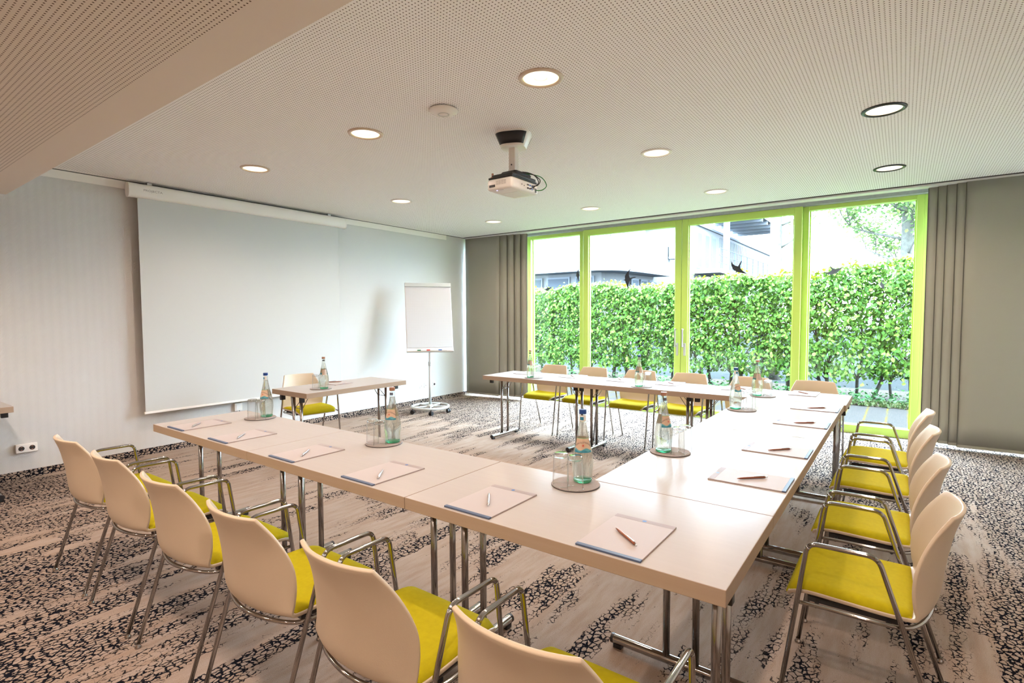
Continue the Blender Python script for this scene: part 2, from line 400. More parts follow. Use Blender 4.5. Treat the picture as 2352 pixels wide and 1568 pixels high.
def lathe(bm, prof, n=32, c=(0, 0), capb=True, capt=True, a0=0.0, a1=2 * PI):
    full = abs(a1 - a0 - 2 * PI) < 1e-6
    cnt = n if full else n + 1
    rings = []
    for r, z in prof:
        rings.append([bm.verts.new((c[0] + r * math.cos(a0 + (a1 - a0) * k / n), c[1] + r * math.sin(a0 + (a1 - a0) * k / n), z)) for k in range(cnt)])
    for i in range(len(rings) - 1):
        A, B = rings[i], rings[i + 1]
        for k in range(n):
            k2 = (k + 1) % cnt if full else k + 1
            bm.faces.new((A[k], A[k2], B[k2], B[k]))
    if full and capb: bm.faces.new(rings[0][::-1])
    if full and capt: bm.faces.new(rings[-1])
def LA(prof, n=32, **k):
    bm = bmesh.new(); lathe(bm, prof, n, **k); return bm
def bend(path, r, seg=6):
    """round the corners of a polyline"""
    P = [Vector(p) for p in path]; out = [P[0]]
    for i in range(1, len(P) - 1):
        a, b, c = P[i - 1], P[i], P[i + 1]
        u = (a - b); w = (c - b); rr = min(r, u.length * 0.48, w.length * 0.48)
        u.normalize(); w.normalize(); p0 = b + u * rr; p1 = b + w * rr
        for s in range(seg + 1):
            t = s / seg; out.append(p0 * (1 - t) ** 2 + b * 2 * t * (1 - t) + p1 * t * t)
    out.append(P[-1]); return out
def spline(pts, n):
    """Catmull-Rom through n-tuples"""
    out = []; N = len(pts)
    for i in range(N - 1):
        p0 = pts[max(i - 1, 0)]; p1 = pts[i]; p2 = pts[i + 1]; p3 = pts[min(i + 2, N - 1)]
        for s in range(n):
            t = s / n
            out.append(tuple(0.5 * ((2 * b) + (-a + c) * t + (2 * a - 5 * b + 4 * c - d) * t * t + (-a + 3 * b - 3 * c + d) * t ** 3) for a, b, c, d in zip(p0, p1, p2, p3)))
    out.append(pts[-1]); return out
def copy_tree(o, parent=None):
    c = o.copy(); COL.objects.link(c)
    if parent is not None: c.parent = parent
    for ch in list(o.children): copy_tree(ch, c)
    return c
def place(o, loc, rz=None, label=None, group=None):
    o.location = loc
    if rz is not None: o.rotation_euler = (0, 0, rz)
    if label: o['label'] = label
    if group: o['group'] = group
    return o
def text_mesh(s, size, extrude=0.0, align='CENTER'):
    cu = bpy.data.curves.new('txt', 'FONT'); cu.body = s; cu.size = size; cu.align_x = align; cu.align_y = 'CENTER'; cu.extrude = extrude
    cu.resolution_u = 3
    o = bpy.data.objects.new('txt', cu); COL.objects.link(o)
    dg = bpy.context.evaluated_depsgraph_get()
    me = bpy.data.meshes.new_from_object(o.evaluated_get(dg))
    bpy.data.objects.remove(o); bpy.data.curves.remove(cu)
    me.materials.clear()
    return me
def xform_mesh(me, fn):
    for v in me.vertices: v.co = fn(v.co)
    me.update(); return me

# ================================================================== ROOM
RX0, RX1, RYW, RYB, RZ = 0.0, 7.85, 6.2, -4.2, 2.8305
def st(o): return setp(o, kind='structure')
st(fin('floor', BX(-0.2, RX1 + 0.2, RYB - 0.2, 6.36, -0.12, 0.0), M_CARPET))
st(fin('ceiling', BX(0.0, RX1, -0.20, 6.36, RZ, RZ + 0.2), M_CEIL))
st(fin('ceiling', BX(0.0, RX1, RYB, -0.20, 2.533, RZ + 0.2), M_SOFF))
st(fin('wall_left', BX(-0.2, 0.0, RYB - 0.2, 6.36, -0.12, RZ + 0.2), M_WALL))
st(fin('wall_right', BX(RX1, RX1 + 0.2, RYB - 0.2, 6.36, -0.12, RZ + 0.2), M_PLASTER))
st(fin('wall_back', BX(0.0, RX1, RYB - 0.2, RYB, -0.12, RZ + 0.2), M_WARMWALL))
st(fin('baseboard_left', BX(0.0, 0.010, RYB, 6.12, 0.0, 0.067), M_BASEB))
# shadow-gap cornice along the left wall
bm = bmesh.new(); box(bm, 0.0, 0.012, -0.2, 5.4, 2.745, 2.822); st(fin('trim_1', bm, M_OFFW))
bm = bmesh.new(); box(bm, 0.0, 0.006, -0.2, 5.86, 2.822, 2.8305); st(fin('trim_2', bm, M_DARKGREY))  # dark strip stands in for the shadow inside the gap
# blind rail under the ceiling in front of the windows
bm = bmesh.new(); box(bm, 0.02, RX1 - 0.02, 5.86, 6.01, 2.806, 2.826, 0.002); st(fin('trim_3', bm, M_WHITE))
bm = bmesh.new(); box(bm, 0.0, RX1, 5.835, 5.86, 2.8225, 2.8305); st(fin('trim_4', bm, M_DARKGREY))  # dark strip painted in for the shaded groove above the rail
# head above the window frames
bm = bmesh.new(); box(bm, 0.0, RX1, 6.14, 6.36, 2.79, RZ); st(fin('trim_5', bm, M_GREYMETAL))

# ---- glazing, lime green frames: structure
def pane_unit(name, x0, x1, z0, z1, fw, yf, depth, pane_y, fw_b=None, fw_t=None, mull=None):
    root = thing(name, (x0, yf, z0), kind='structure')
    w = x1 - x0; h = z1 - z0; fb = fw_b or fw; ft = fw_t or fw
    bm = bmesh.new()
    box(bm, 0, fw, 0, depth, 0, h, 0.003, 1); box(bm, w - fw, w, 0, depth, 0, h, 0.003, 1)
    box(bm, fw, w - fw, 0, depth, 0, fb, 0.003, 1); box(bm, fw, w - fw, 0, depth, h - ft, h, 0.003, 1)
    # slim glazing bead
    bx = 0.014
    box(bm, fw, fw + bx, pane_y - 0.02, pane_y + 0.02, fb, h - ft); box(bm, w - fw - bx, w - fw, pane_y - 0.02, pane_y + 0.02, fb, h - ft)
    fin('frame', bm, M_LIME, root)
    fin('glass_pane', BX(fw, w - fw, pane_y, pane_y + 0.004, fb, h - ft), M_PANE, root)
    return root
pane_unit('window_1', 0.02, 1.10, 0.0, 2.79, 0.05, 6.24, 0.10, 0.06)
pane_unit('window_2', 1.10, 2.255, 0.0, 2.79, 0.10, 6.235, 0.11, 0.085, fw_b=0.07, fw_t=0.05)
d1 = pane_unit('door_1', 2.255, 3.832, 0.0, 2.79, 0.090, 6.17, 0.08, 0.05, fw_b=0.11, fw_t=0.09)
d2 = pane_unit('door_2', 3.838, 5.345, 0.0, 2.79, 0.088, 6.17, 0.08, 0.05, fw_b=0.11, fw_t=0.09)
pane_unit('window_3', 5.345, 6.555, 0.0, 2.79, 0.068, 6.235, 0.11, 0.085, fw_b=0.10, fw_t=0.05)
pane_unit('window_4', 6.555, 7.83, 0.0, 2.79, 0.05, 6.24, 0.10, 0.06)
for d, hx in ((d1, 3.775 - 2.255), (d2, 3.88 - 3.838)):
    bm = bmesh.new()
    box(bm, hx - 0.004, hx + 0.028, -0.010, 0.0, 0.86, 1.04, 0.003)          # backplate
    box(bm, hx - 0.016, hx + 0.004, -0.060, -0.040, 0.985, 1.245, 0.004)       # long grip
    box(bm, hx - 0.014, hx + 0.002, -0.045, 0.0, 0.99, 1.01); box(bm, hx - 0.014, hx + 0.002, -0.045, 0.0, 1.225, 1.245)
    h = fin('handle', bm, M_ALU, d); h['label'] = 'silver door pull handle'
bm = bmesh.new(); box(bm, 0.02, RX1, 6.10, 6.17, 0.0, 0.004); st(fin('trim_6', bm, M_ALU))

# ---- bird stickers on the glass
BIRD = [(-0.50, 0.42), (-0.47, 0.10), (-0.36, -0.18), (-0.18, -0.30), (-0.22, -0.42), (-0.12, -0.34), (0.02, -0.38), (0.50, -0.50), (0.22, -0.28), (0.08, -0.10), (0.06, 0.06), (0.18, 0.36), (0.10, 0.32), (-0.06, 0.02), (-0.22, 0.06), (-0.38, 0.18)]
def bird(x, z, s, rot, mat, label, flip=1, y=6.3195, group='swallow stickers on the window glass'):
    bm = bmesh.new(); c, sn = math.cos(rot), math.sin(rot)
    vs = []
    for px, pz in BIRD:
        px *= flip; vs.append(bm.verts.new(((px * c - pz * sn) * s, 0, (px * sn + pz * c) * s)))
    f = bm.faces.new(vs); r = bmesh.ops.extrude_face_region(bm, geom=[f])
    bmesh.ops.translate(bm, vec=(0, -0.0006, 0), verts=[v for v in r['geom'] if isinstance(v, bmesh.types.BMVert)])
    bmesh.ops.recalc_face_normals(bm, faces=bm.faces)
    o = fin('bird_sticker', bm, mat); o.location = (x, y, z)
    setp(o, label, 'sticker', group)
bird(1.487, 1.912, 0.13, 0.9, M_BIRD, 'tiny black bird sticker low on the left fixed pane')
bird(2.105, 2.102, 0.16, -0.9, M_BIRD, 'small black swallow sticker beside the left door post', y=6.3195)
bird(3.035, 1.993, 0.24, -0.95, M_BIRD, 'black swallow sticker flying upright on the left glass door', y=6.2195)
bird(4.597, 2.089, 0.21, 0.0, M_BIRD, 'large black swallow sticker on the right glass door', y=6.2195)
bird(5.673, 2.002, 0.17, 1.0, M_BIRDGREY, 'grey bird shape on the right fixed pane near the post')
bird(6.20, 1.791, 0.10, -0.6, M_BIRDGREY, 'small grey bird shape over the hedge on the right fixed pane')

# ---- panel blinds
def blind(x0, x1, y, zb, label, group, lean=0.0):
    root = thing('panel_blind', ((x0 + x1) / 2, y, 0), label=label, cat='blind', group=group)
    w = (x1 - x0) / 2; bm = bmesh.new()
    nz_, nx_ = 12, 8; g = []
    for i in range(nz_ + 1):
        z = zb + (2.806 - zb) * i / nz_; row = []
        for j in range(nx_ + 1):
            x = -w + 2 * w * j / nx_; t = 1 - i / nz_
            row.append(bm.verts.new((x - lean * t * (1 if x > 0 else 0.0) * (x / w if w else 0), 0.0003 * math.sin(3.0 * t + j * 0.5), z)))
        g.append(row)
    for i in range(nz_):
        for j in range(nx_): bm.faces.new((g[i][j], g[i][j + 1], g[i + 1][j + 1], g[i + 1][j]))
    f = fin('fabric', bm, M_BLIND, root, smooth=True)
    md = f.modifiers.new('t', 'SOLIDIFY'); md.thickness = 0.0015
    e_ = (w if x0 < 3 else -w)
    shade_bm = bmesh.new(); box(shade_bm, e_ - 0.003 - (lean * 0.5 if x0 < 3 else 0), e_ + 0.003 - (lean * 0.5 if x0 < 3 else 0), -0.004, 0.004, zb, 2.80)
    if lean == 0.0: fin('edge_shadow', shade_bm, M_EDGESHADE, root)  # thin dark strip stands in for the gap shadow at the panel edge
    else: shade_bm.free()
    fin('bottom_rail', BX(-w, w - lean, -0.003, 0.004, zb - 0.012, zb + 0.018), M_BLIND, root)
    return root
LB = 'left panel blinds beside the windows'; RB = 'right panel blinds beside the windows'
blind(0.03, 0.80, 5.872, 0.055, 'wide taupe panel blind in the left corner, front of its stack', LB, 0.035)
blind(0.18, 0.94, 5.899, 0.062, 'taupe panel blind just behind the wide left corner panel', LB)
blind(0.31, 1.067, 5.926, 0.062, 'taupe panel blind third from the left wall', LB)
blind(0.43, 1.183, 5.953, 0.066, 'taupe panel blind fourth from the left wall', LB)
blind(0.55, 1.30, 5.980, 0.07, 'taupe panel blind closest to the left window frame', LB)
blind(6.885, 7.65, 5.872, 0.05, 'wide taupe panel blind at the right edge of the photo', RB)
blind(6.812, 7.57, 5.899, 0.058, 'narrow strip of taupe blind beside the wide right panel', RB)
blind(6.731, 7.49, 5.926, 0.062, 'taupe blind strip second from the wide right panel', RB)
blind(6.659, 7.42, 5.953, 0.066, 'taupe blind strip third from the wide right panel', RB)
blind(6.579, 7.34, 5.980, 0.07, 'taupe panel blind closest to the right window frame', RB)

# ================================================================== CEILING FITTINGS
def downlight(x, y, z, ring, label, power, group):
    root = thing('ceiling_downlight', (x, y, z), label=label, cat='ceiling light', group=group)
    prof = [(0.104, -0.001), (0.107, -0.010), (0.116, -0.012), (0.128, -0.007), (0.131, -0.001)]
    bm = LA(prof + [(0.118, 0.0)], 48, capb=False, capt=False); fin('trim_ring', bm, ring, root, smooth=True)
    bm = bmesh.new()
    lathe(bm, [(0.0005, -0.0005), (0.035, -0.0007), (0.040, -0.004), (0.045, -0.001), (0.104, -0.0025)], 40, capb=False, capt=False)
    g = fin('lamp_glass', bm, M_LENS, root, smooth=True); g['label'] = 'lit patterned glass'
    ld = bpy.data.lights.new('lamp', 'SPOT'); ld.spot_size = math.radians(160); ld.spot_blend = 0.7; ld.energy = power * 4.5; ld.color = LAMP_COL
    ld.shadow_soft_size = 0.05
    lo = bpy.data.objects.new('lamp', ld); COL.objects.link(lo); lo.parent = root; lo.location = (0, 0, -0.056)
    return root
GX = (1.48, 3.08, 4.66, 6.25); GY = (1.26, 3.055, 4.855)
names = {(0, 0): 'above the middle of the projection screen', (1, 0): 'left of the white ceiling disc', (2, 0): 'largest in view, above and right of the projector',
         (3, 0): '', (0, 1): 'between the screen case and the flipchart', (1, 1): 'directly below the projector in the photo', (2, 1): 'right of the projector, between it and the black-rimmed lights',
         (3, 1): 'larger of the two black-rimmed lights', (0, 2): 'small, nearest the left panel blinds', (1, 2): 'above the left glass door', (2, 2): 'above the right glass door', (3, 2): 'smaller black-rimmed light nearest the right window'}
for i, x in enumerate(GX):
    for j, y in enumerate(GY):
        if (i, j) in ((1, 1),): continue
        ring = M_RINGBLACK if i == 3 else (M_RINGTAN if j == 0 else M_RINGWHITE)
        if (i, j) == (3, 0): lab = 'recessed round downlight above the right tables, out of the photo'
        else: lab = 'round recessed ceiling downlight, ' + names[(i, j)]
        if i == 3 and j > 0: lab = 'round recessed downlight with a black rim, ' + ('larger and nearer of two' if j == 1 else 'smaller, nearest the right window')
        downlight(x, y, RZ, ring, lab, LAMP_W, 'recessed downlights in the perforated ceiling')
for x in (1.48, 3.08, 4.66, 6.25):
    for y in (-1.1, -2.9):
        downlight(x, y, 2.533, M_RINGWHITE, 'recessed lower-ceiling downlight, ' + ('nearer' if y > -2 else 'rear') + ' row, ' + {1.48: 'by the screen wall', 3.08: 'second from the screen wall', 4.66: 'third from the screen wall', 6.25: 'farthest from the screen wall'}[x], LAMP_BACK_W, 'downlights in the lower ceiling')

# ceiling disc
t = thing('ceiling_access_point', (3.885, 1.262, RZ), label='round white domed disc on the ceiling left of the projector', cat='ceiling disc')
fin('housing', LA([(0.060, -0.001), (0.085, -0.004), (0.097, -0.012), (0.095, -0.018), (0.075, -0.030), (0.045, -0.037), (0.034, -0.038), (0.0335, -0.036), (0.032, -0.038), (0.0005, -0.040)], 48, capb=True, capt=True), M_OFFW, t, smooth=True)
o = fin('status_ring', LA([(0.0325, -0.0384), (0.0352, -0.0382), (0.0352, -0.0395), (0.0325, -0.0397)], 40, capb=False, capt=False), M_LIGHTGREY, t, smooth=True)

# projector
t = thing('ceiling_projector', (3.965, 1.945, RZ), label='white ceiling-mounted projector with black cover plates and hanging cables', cat='projector')
bm = bmesh.new()
def loft(bm, secs, n=28, sq=1.0):
    rings = []
    for (rx, ry, z) in secs:
        ring = []
        for k in range(n):
            a = 2 * PI * k / n; c, s = math.cos(a), math.sin(a)
            e = 2.0 / sq
            ring.append(bm.verts.new((rx * math.copysign(abs(c) ** e, c), ry * math.copysign(abs(s) ** e, s), z)))
        rings.append(ring)
    for i in range(len(rings) - 1):
        for k in range(n): bm.faces.new((rings[i][k], rings[i][(k + 1) % n], rings[i + 1][(k + 1) % n], rings[i + 1][k]))
    bm.faces.new(rings[0][::-1]); bm.faces.new(rings[-1])
loft(bm, [(0.135, 0.125, 0.0), (0.135, 0.125, -0.012), (0.098, 0.09, -0.098), (0.092, 0.085, -0.108)], 32, 3.0)
mc = fin('mount_cover', bm, M_OFFW, t, smooth=True, autosharp=35); mc.rotation_euler = (0, 0, 0.38)
for s in (-1, 1):
    bm = bmesh.new(); n = 14; A = []; B = []
    for k in range(n + 1):
        x = -0.9 + 1.8 * k / n
        bulge = (1 - abs(x) ** 3.0) ** (1 / 3.0) if abs(x) < 1 else 0
        A.append(bm.verts.new((x * 0.133, s * (0.125 * bulge + 0.003), -0.016))); B.append(bm.verts.new((x * 0.099, s * (0.092 * bulge + 0.0035), -0.094)))
    for k in range(n): bm.faces.new((A[k], A[k + 1], B[k + 1], B[k]) if s < 0 else (A[k + 1], A[k], B[k], B[k + 1]))
    o = fin('cover_plate', bm, M_BLACK, t, smooth=True); o['label'] = 'black curved cover plate'
    md = o.modifiers.new('t', 'SOLIDIFY'); md.thickness = 0.003; md.offset = 0; o.rotation_euler = (0, 0, 0.38)
bm = bmesh.new(); box(bm, -0.030, 0.030, -0.027, 0.027, -0.275, -0.104, 0.007); box(bm, -0.033, 0.033, -0.030, 0.030, -0.292, -0.272, 0.005)
fin('mount_pole', bm, M_OFFW, t)
fin('screw', LA([(0.006, -0.002), (0.006, 0.002)], 12), M_DARKGREY, t).matrix_local = Matrix.Translation((0, -0.028, -0.235)) @ Matrix.Rotation(PI / 2, 4, 'X')
bm = bmesh.new(); tube(bm, [(0, 0, -0.29), (0, 0, -0.335)], 0.014, 12); fin('ball_joint', bm, M_ALU, t)
bm = bmesh.new(); box(bm, 0.008, 0.020, -0.016, -0.004, -0.325, -0.298); fin('joint_lug', bm, M_ORANGE, t)
# body (local z: bottom at 2.385 -> -0.4455)
zb = 2.385 - RZ
body = fin('body', BX(-0.125, 0.11, -0.175, 0.175, zb, zb + 0.085, 0.022, 4), M_OFFW, t, smooth=True, autosharp=40)
bm = bmesh.new(); box(bm, -0.118, 0.104, -0.168, 0.168, zb + 0.083, zb + 0.100, 0.008); box(bm, -0.105, 0.10, -0.150, 0.160, zb + 0.094, zb + 0.122, 0.012, 3); box(bm, -0.07, 0.085, -0.085, 0.125, zb + 0.116, zb + 0.155, 0.022, 4)
fin('top_cover', bm, M_BLACK, t)
bm = bmesh.new()
for a, b in (((-0.09, -0.13), (0, 0)), ((0.08, -0.12), (0, 0)), ((0.0, 0.14), (0, 0))):
    tube(bm, [(a[0], a[1], zb + 0.10), (a[0] * 0.5, a[1] * 0.5, zb + 0.118), (0, 0, zb + 0.118)], 0.007, 8)
tube(bm, [(0, 0, zb + 0.11), (0, 0, zb + 0.145)], 0.024, 14)
fin('bracket_arms', bm, M_DARKGREY, t)
bm = bmesh.new()
for a in ((-0.095, -0.14), (0.0, 0.15)): tube(bm, [(a[0], a[1], zb + 0.098), (a[0], a[1], zb + 0.135)], 0.008, 10)
fin('bracket_screw', bm, M_CAPCOP, t)
bm = bmesh.new(); box(bm, -0.106, -0.088, -0.150, -0.132, zb + 0.096, zb + 0.106); fin('screw_lug', bm, M_ORANGE, t)
bm = bmesh.new(); box(bm, -0.100, -0.045, -0.1765, -0.174, zb + 0.022, zb + 0.040); fin('brand_plate', bm, M_DARKGREY, body)
bm = bmesh.new()
for r in range(4):
    for c in range(11): box(bm, -0.035 + c * 0.0085, -0.0305 + c * 0.0085, -0.1757, -0.1745, zb + 0.036 + r * 0.008, zb + 0.040 + r * 0.008)
fin('printed_notice', bm, M_GREYINK, body)
fin('status_light', LA([(0.0045, -0.001), (0.0045, 0.001)], 12), M_LED, body).matrix_local = Matrix.Translation((-0.045, -0.150, zb - 0.001))
bm = bmesh.new()
for c in range(4): box(bm, -0.028 + c * 0.012, -0.022 + c * 0.012, -0.156, -0.146, zb - 0.0008, zb + 0.001)
fin('button', bm, M_GREYINK, body)
bm = bmesh.new(); box(bm, -0.09, 0.06, -0.04, 0.12, zb - 0.0012, zb + 0.001, 0.0005, 1); fin('lamp_hatch', bm, M_WHITE, body)
lens = fin('lens', LA([(0.034, -0.012), (0.034, 0.014), (0.026, 0.016), (0.022, 0.008), (0.0005, 0.012)], 28), M_BLACK, t, smooth=True, autosharp=40)
lens.matrix_local = Matrix.Translation((-0.125, 0.08, zb + 0.045)) @ Matrix.Rotation(-PI / 2, 4, 'Y')
for q, (y, z, w, h) in enumerate([(0.03, 0.055, 0.022, 0.01), (0.06, 0.055, 0.022, 0.01), (0.09, 0.052, 0.016, 0.014), (0.03, 0.03, 0.016, 0.012), (0.06, 0.03, 0.012, 0.012), (0.085, 0.03, 0.012, 0.012), (0.11, 0.045, 0.012, 0.024), (0.135, 0.03, 0.018, 0.03), (-0.02, 0.04, 0.006, 0.006), (-0.05, 0.045, 0.006, 0.006)]):
    fin('connector_port', BX(0.1085, 0.1125, y - w / 2, y + w / 2, zb + z - h / 2, zb + z + h / 2), M_BLUEPORT if q in (1, 2, 5) else M_DARKGREY, body)
for q, (pts, mt_) in enumerate([([(0.11, 0.05, zb + 0.03), (0.15, 0.04, zb + 0.03), (0.18, 0.07, zb + 0.07), (0.14, 0.06, zb + 0.13), (0.06, 0.0, zb + 0.15), (0.02, 0.0, zb + 0.15)], M_BLACK),
                               ([(0.11, 0.08, zb + 0.055), (0.16, 0.09, zb + 0.055), (0.17, 0.10, zb + 0.10), (0.10, 0.05, zb + 0.15), (0.0, -0.03, zb + 0.155)], M_BLACK),
                               ([(0.11, 0.13, zb + 0.03), (0.16, 0.15, zb + 0.03), (0.20, 0.15, zb + 0.06), (0.17, 0.12, zb + 0.12), (0.09, 0.06, zb + 0.145), (0.02, 0.01, zb + 0.15)], M_GREENCABLE),
                               ([(-0.09, -0.12, zb + 0.11), (-0.05, -0.10, zb + 0.13), (0.0, -0.03, zb + 0.15), (0.05, 0.02, zb + 0.15), (0.09, 0.07, zb + 0.12)], M_BLACK)]):
    o = fin('cable', TU(spline(pts, 6), 0.0035, 8), mt_, t, smooth=True)
    if mt_ is M_GREENCABLE: o['label'] = 'green cable looping at the back'

# ================================================================== PROJECTION SCREEN
t = thing('projection_screen', (0.09, 1.96, 2.82), label='large white roll-down projection screen on the left wall', cat='projection screen')
prof = []
bm = bmesh.new()
sec = []
for k in range(20):
    a = 2 * PI * k / 20; sec.append((0.052 * math.copysign(abs(math.cos(a)) ** 0.7, math.cos(a)), 0.072 * math.copysign(abs(math.sin(a)) ** 0.8, math.sin(a)) - 0.09))
ends = []
for y in (-1.265, 1.295):
    ends.append([bm.verts.new((x, y, z)) for x, z in sec])
for k in range(20): bm.faces.new((ends[0][k], ends[0][(k + 1) % 20], ends[1][(k + 1) % 20], ends[1][k]))
bm.faces.new(ends[0]); bm.faces.new(ends[1][::-1]); bmesh.ops.recalc_face_normals(bm, faces=bm.faces)
fin('roller_case', bm, M_OFFW, t, smooth=True, autosharp=50)
for y0, y1 in ((-1.275, -1.262), (1.292, 1.305)):
    bm = bmesh.new(); e0 = [bm.verts.new((x * 1.03, y0, (z + 0.09) * 1.03 - 0.09)) for x, z in sec]; e1 = [bm.verts.new((x * 1.03, y1, (z + 0.09) * 1.03 - 0.09)) for x, z in sec]
    for k in range(20): bm.faces.new((e0[k], e0[(k + 1) % 20], e1[(k + 1) % 20], e1[k]))
    bm.faces.new(e0); bm.faces.new(e1[::-1]); bmesh.ops.recalc_face_normals(bm, faces=bm.faces)
    fin('end_cap', bm, M_OFFW, t, smooth=True, autosharp=50)
fin('screen_cloth', BX(0.010, 0.0125, -1.193, 1.187, -2.36, -0.12), M_SCREEN, t)
fin('bottom_bar', BX(0.001, 0.021, -1.205, 1.20, -2.374, -2.350, 0.004), M_OFFW, t)
for y in (-1.08, 1.05):
    fin('ceiling_bracket', BX(-0.085, 0.02, y - 0.022, y + 0.022, -0.022, 0.002), M_ALU, t)
tm = text_mesh('PROJECTA', 0.03, align='LEFT')
xform_mesh(tm, lambda c: Vector((0.0535, -1.15 + c.x * 1.25, -0.085 + c.y)))
link('printed_name', tm, M_GREYINK, t)

# ================================================================== WALL SOCKETS
def socket_box(y0, y1, z, name, label, n=1, depth=0.012, kind='socket'):
    root = thing(name, (0.0, (y0 + y1) / 2, z), label=label, cat='socket')
    w = (y1 - y0) / 2
    fin('cover_plate', BX(0.0, depth, -w, w, -0.038, 0.038, 0.003), M_OFFW, root)
    for k in range(n):
        c = -w + (2 * k + 1) * w / n
        if kind == 'socket':
            bm = LA([(0.021, 0.0), (0.021, 0.0015), (0.0185, 0.0018), (0.0005, 0.0016)], 24, capb=False); o = fin('socket_well', bm, M_DARKGREY, root, smooth=True)
            o.matrix_local = Matrix.Translation((depth, c, 0)) @ Matrix.Rotation(PI / 2, 4, 'Y')
            bm = bmesh.new(); box(bm, depth + 0.001, depth + 0.004, c - 0.006, c + 0.006, -0.016, -0.010); box(bm, depth + 0.001, depth + 0.004, c - 0.006, c + 0.006, 0.010, 0.016); fin('earth_clip', bm, M_CAPCOP, o if False else root)
        elif kind == 'data':
            bm = bmesh.new(); box(bm, depth - 0.001, depth + 0.0015, c - 0.014, c - 0.004, -0.006, 0.004); box(bm, depth - 0.001, depth + 0.0015, c + 0.004, c + 0.014, -0.006, 0.004); fin('jack', bm, M_DARKGREY, root)
        else:
            bm = bmesh.new(); box(bm, depth - 0.001, depth + 0.0015, c - 0.008, c + 0.010, -0.010, -0.002); fin('jack', bm, M_DARKGREY, root)
    return root
socket_box(-0.227, -0.079, 0.273, 'wall_socket', 'white double wall socket low on the left wall beside the nearest chair', 2, 0.03)
socket_box(4.735, 4.80, 0.287, 'phone_socket', 'cream square phone socket left of the flipchart stand', 1, 0.008, 'phone')
socket_box(4.835, 4.90, 0.287, 'data_socket', 'white two-jack data socket just left of the flipchart pole', 1, 0.008, 'data')
socket_box(5.04, 5.105, 0.285, 'wall_socket', 'white single wall socket right of the flipchart pole', 1, 0.008)
t = thing('surface_connection_box', (0.0, 1.755, 0.375), label='small white square box on the wall below the projection screen', cat='connection box')
fin('housing', BX(0, 0.035, -0.045, 0.045, -0.045, 0.045, 0.004), M_OFFW, t)
fin('rocker', BX(0.035, 0.038, -0.03, 0.03, -0.03, 0.03, 0.001, 1), M_WHITE, t)
fin('cable', TU(spline([(0.02, 0.01, -0.045), (0.03, 0.03, -0.075), (0.03, 0.06, -0.10), (0.02, 0.09, -0.16), (0.015, 0.10, -0.26), (0.015, 0.10, -0.37)], 5), 0.004, 8), M_BLACK, t, smooth=True)

# ================================================================== TABLES
TH, TT_ = 0.7531, 0.0475
def make_table(L, D, leg_in=0.09, foot=0.52, px=0.06):
    root = thing('folding_table')
    g = 0.0012
    bm = bmesh.new(); box(bm, -L / 2 + g, L / 2 - g, -D / 2 + g, D / 2 - g, TH - TT_, TH, 0.0022, 2)
    for f in bm.faces: f.material_index = 0 if (f.normal.z > 0.9 and f.calc_center_median().z > TH - 0.003) else 1
    bm.normal_update()
    for f in bm.faces: f.material_index = 0 if f.normal.z > 0.9 else 1
    fin('table_top', bm, [M_TOP, M_EDGE], root)
    for s in (-1, 1):
        x = s * (L / 2 - leg_in)
        lg = bmesh.new()
        tube(lg, [(x, -px, 0.045), (x, -px, TH - TT_)], 0.0145, 12); tube(lg, [(x, px, 0.045), (x, px, TH - TT_)], 0.0145, 12)
        leg = fin('leg', lg, M_BRUSH, root, smooth=True)
        ft = bmesh.new(); tube(ft, [(x, -foot / 2 + 0.01, 0.034), (x, foot / 2 - 0.01, 0.034)], 0.02, 14); fin('foot_bar', ft, M_CHROME, leg, smooth=True, autosharp=50)
        for e in (-1, 1):
            ec = bmesh.new(); tube(ec, [(x, e * (foot / 2 - 0.012), 0.034), (x, e * foot / 2, 0.034)], 0.0208, 14); box(ec, x - 0.014, x + 0.014, e * (foot / 2 - 0.03) - 0.018, e * (foot / 2 - 0.03) + 0.018, 0.0, 0.018)
            fin('end_cap', ec, M_BLACK, leg)
        br = bmesh.new()
        for q in (-px, px):
            tube(br, [(x - s * 0.012, q, TH - 0.175), (x - s * 0.11, q * 0.6, TH - TT_ - 0.004)], 0.0035, 6)
        tube(br, [(x - s * 0.012, -px, TH - 0.175), (x - s * 0.012, px, TH - 0.175)], 0.0035, 6)
        fin('brace', br, M_CHROME, leg, smooth=True)
        for e in (-1, 1):
            cb = bmesh.new(); box(cb, x + s * 0.055 - 0.022, x + s * 0.055 + 0.022, e * (D / 2 - 0.13) - 0.014, e * (D / 2 - 0.13) + 0.014, TH - TT_ - 0.052, TH - TT_, 0.003)
            fin('corner_buffer', cb, M_BLACK, root)
    return root
DN, WC = 0.6189, 0.7008
X0, XR = 2.4457, 6.0457
tabA = make_table(1.2, DN)
place(tabA, (X0 + 0.6, DN / 2, 0), 0, 'pale folding table at the left end of the front row')
setp(tabA, cat='table', group='folding tables set up in a U shape')
def tcopy(src, loc, rz, label): c = copy_tree(src); place(c, loc, rz, label); return c
tcopy(tabA, (X0 + 1.8, DN / 2, 0), 0, 'pale folding table in the middle of the front row')
tcopy(tabA, (X0 + 3.0, DN / 2, 0), 0, 'pale folding table forming the near right corner of the U')
YF = 3.3794
tcopy(tabA, (2.4597 + 0.6, YF + DN / 2, 0), 0, 'pale folding table at the left end of the row by the windows')
tcopy(tabA, (2.4597 + 1.8, YF + DN / 2, 0), 0, 'pale folding table in the middle of the row by the windows')
tcopy(tabA, (5.4605, YF + DN / 2, 0), 0, 'pale folding table at the far right corner by the windows')
tabS = make_table(1.2, 0.581)
place(tabS, (1.780, 1.956, 0), PI / 2, 'small separate folding table in front of the projection screen'); setp(tabS, cat='table')
tcopy(tabA, (0.749 - DN / 2, -0.358 - 0.6, 0), PI / 2, 'table corner at the left edge of the photo by the wall socket')
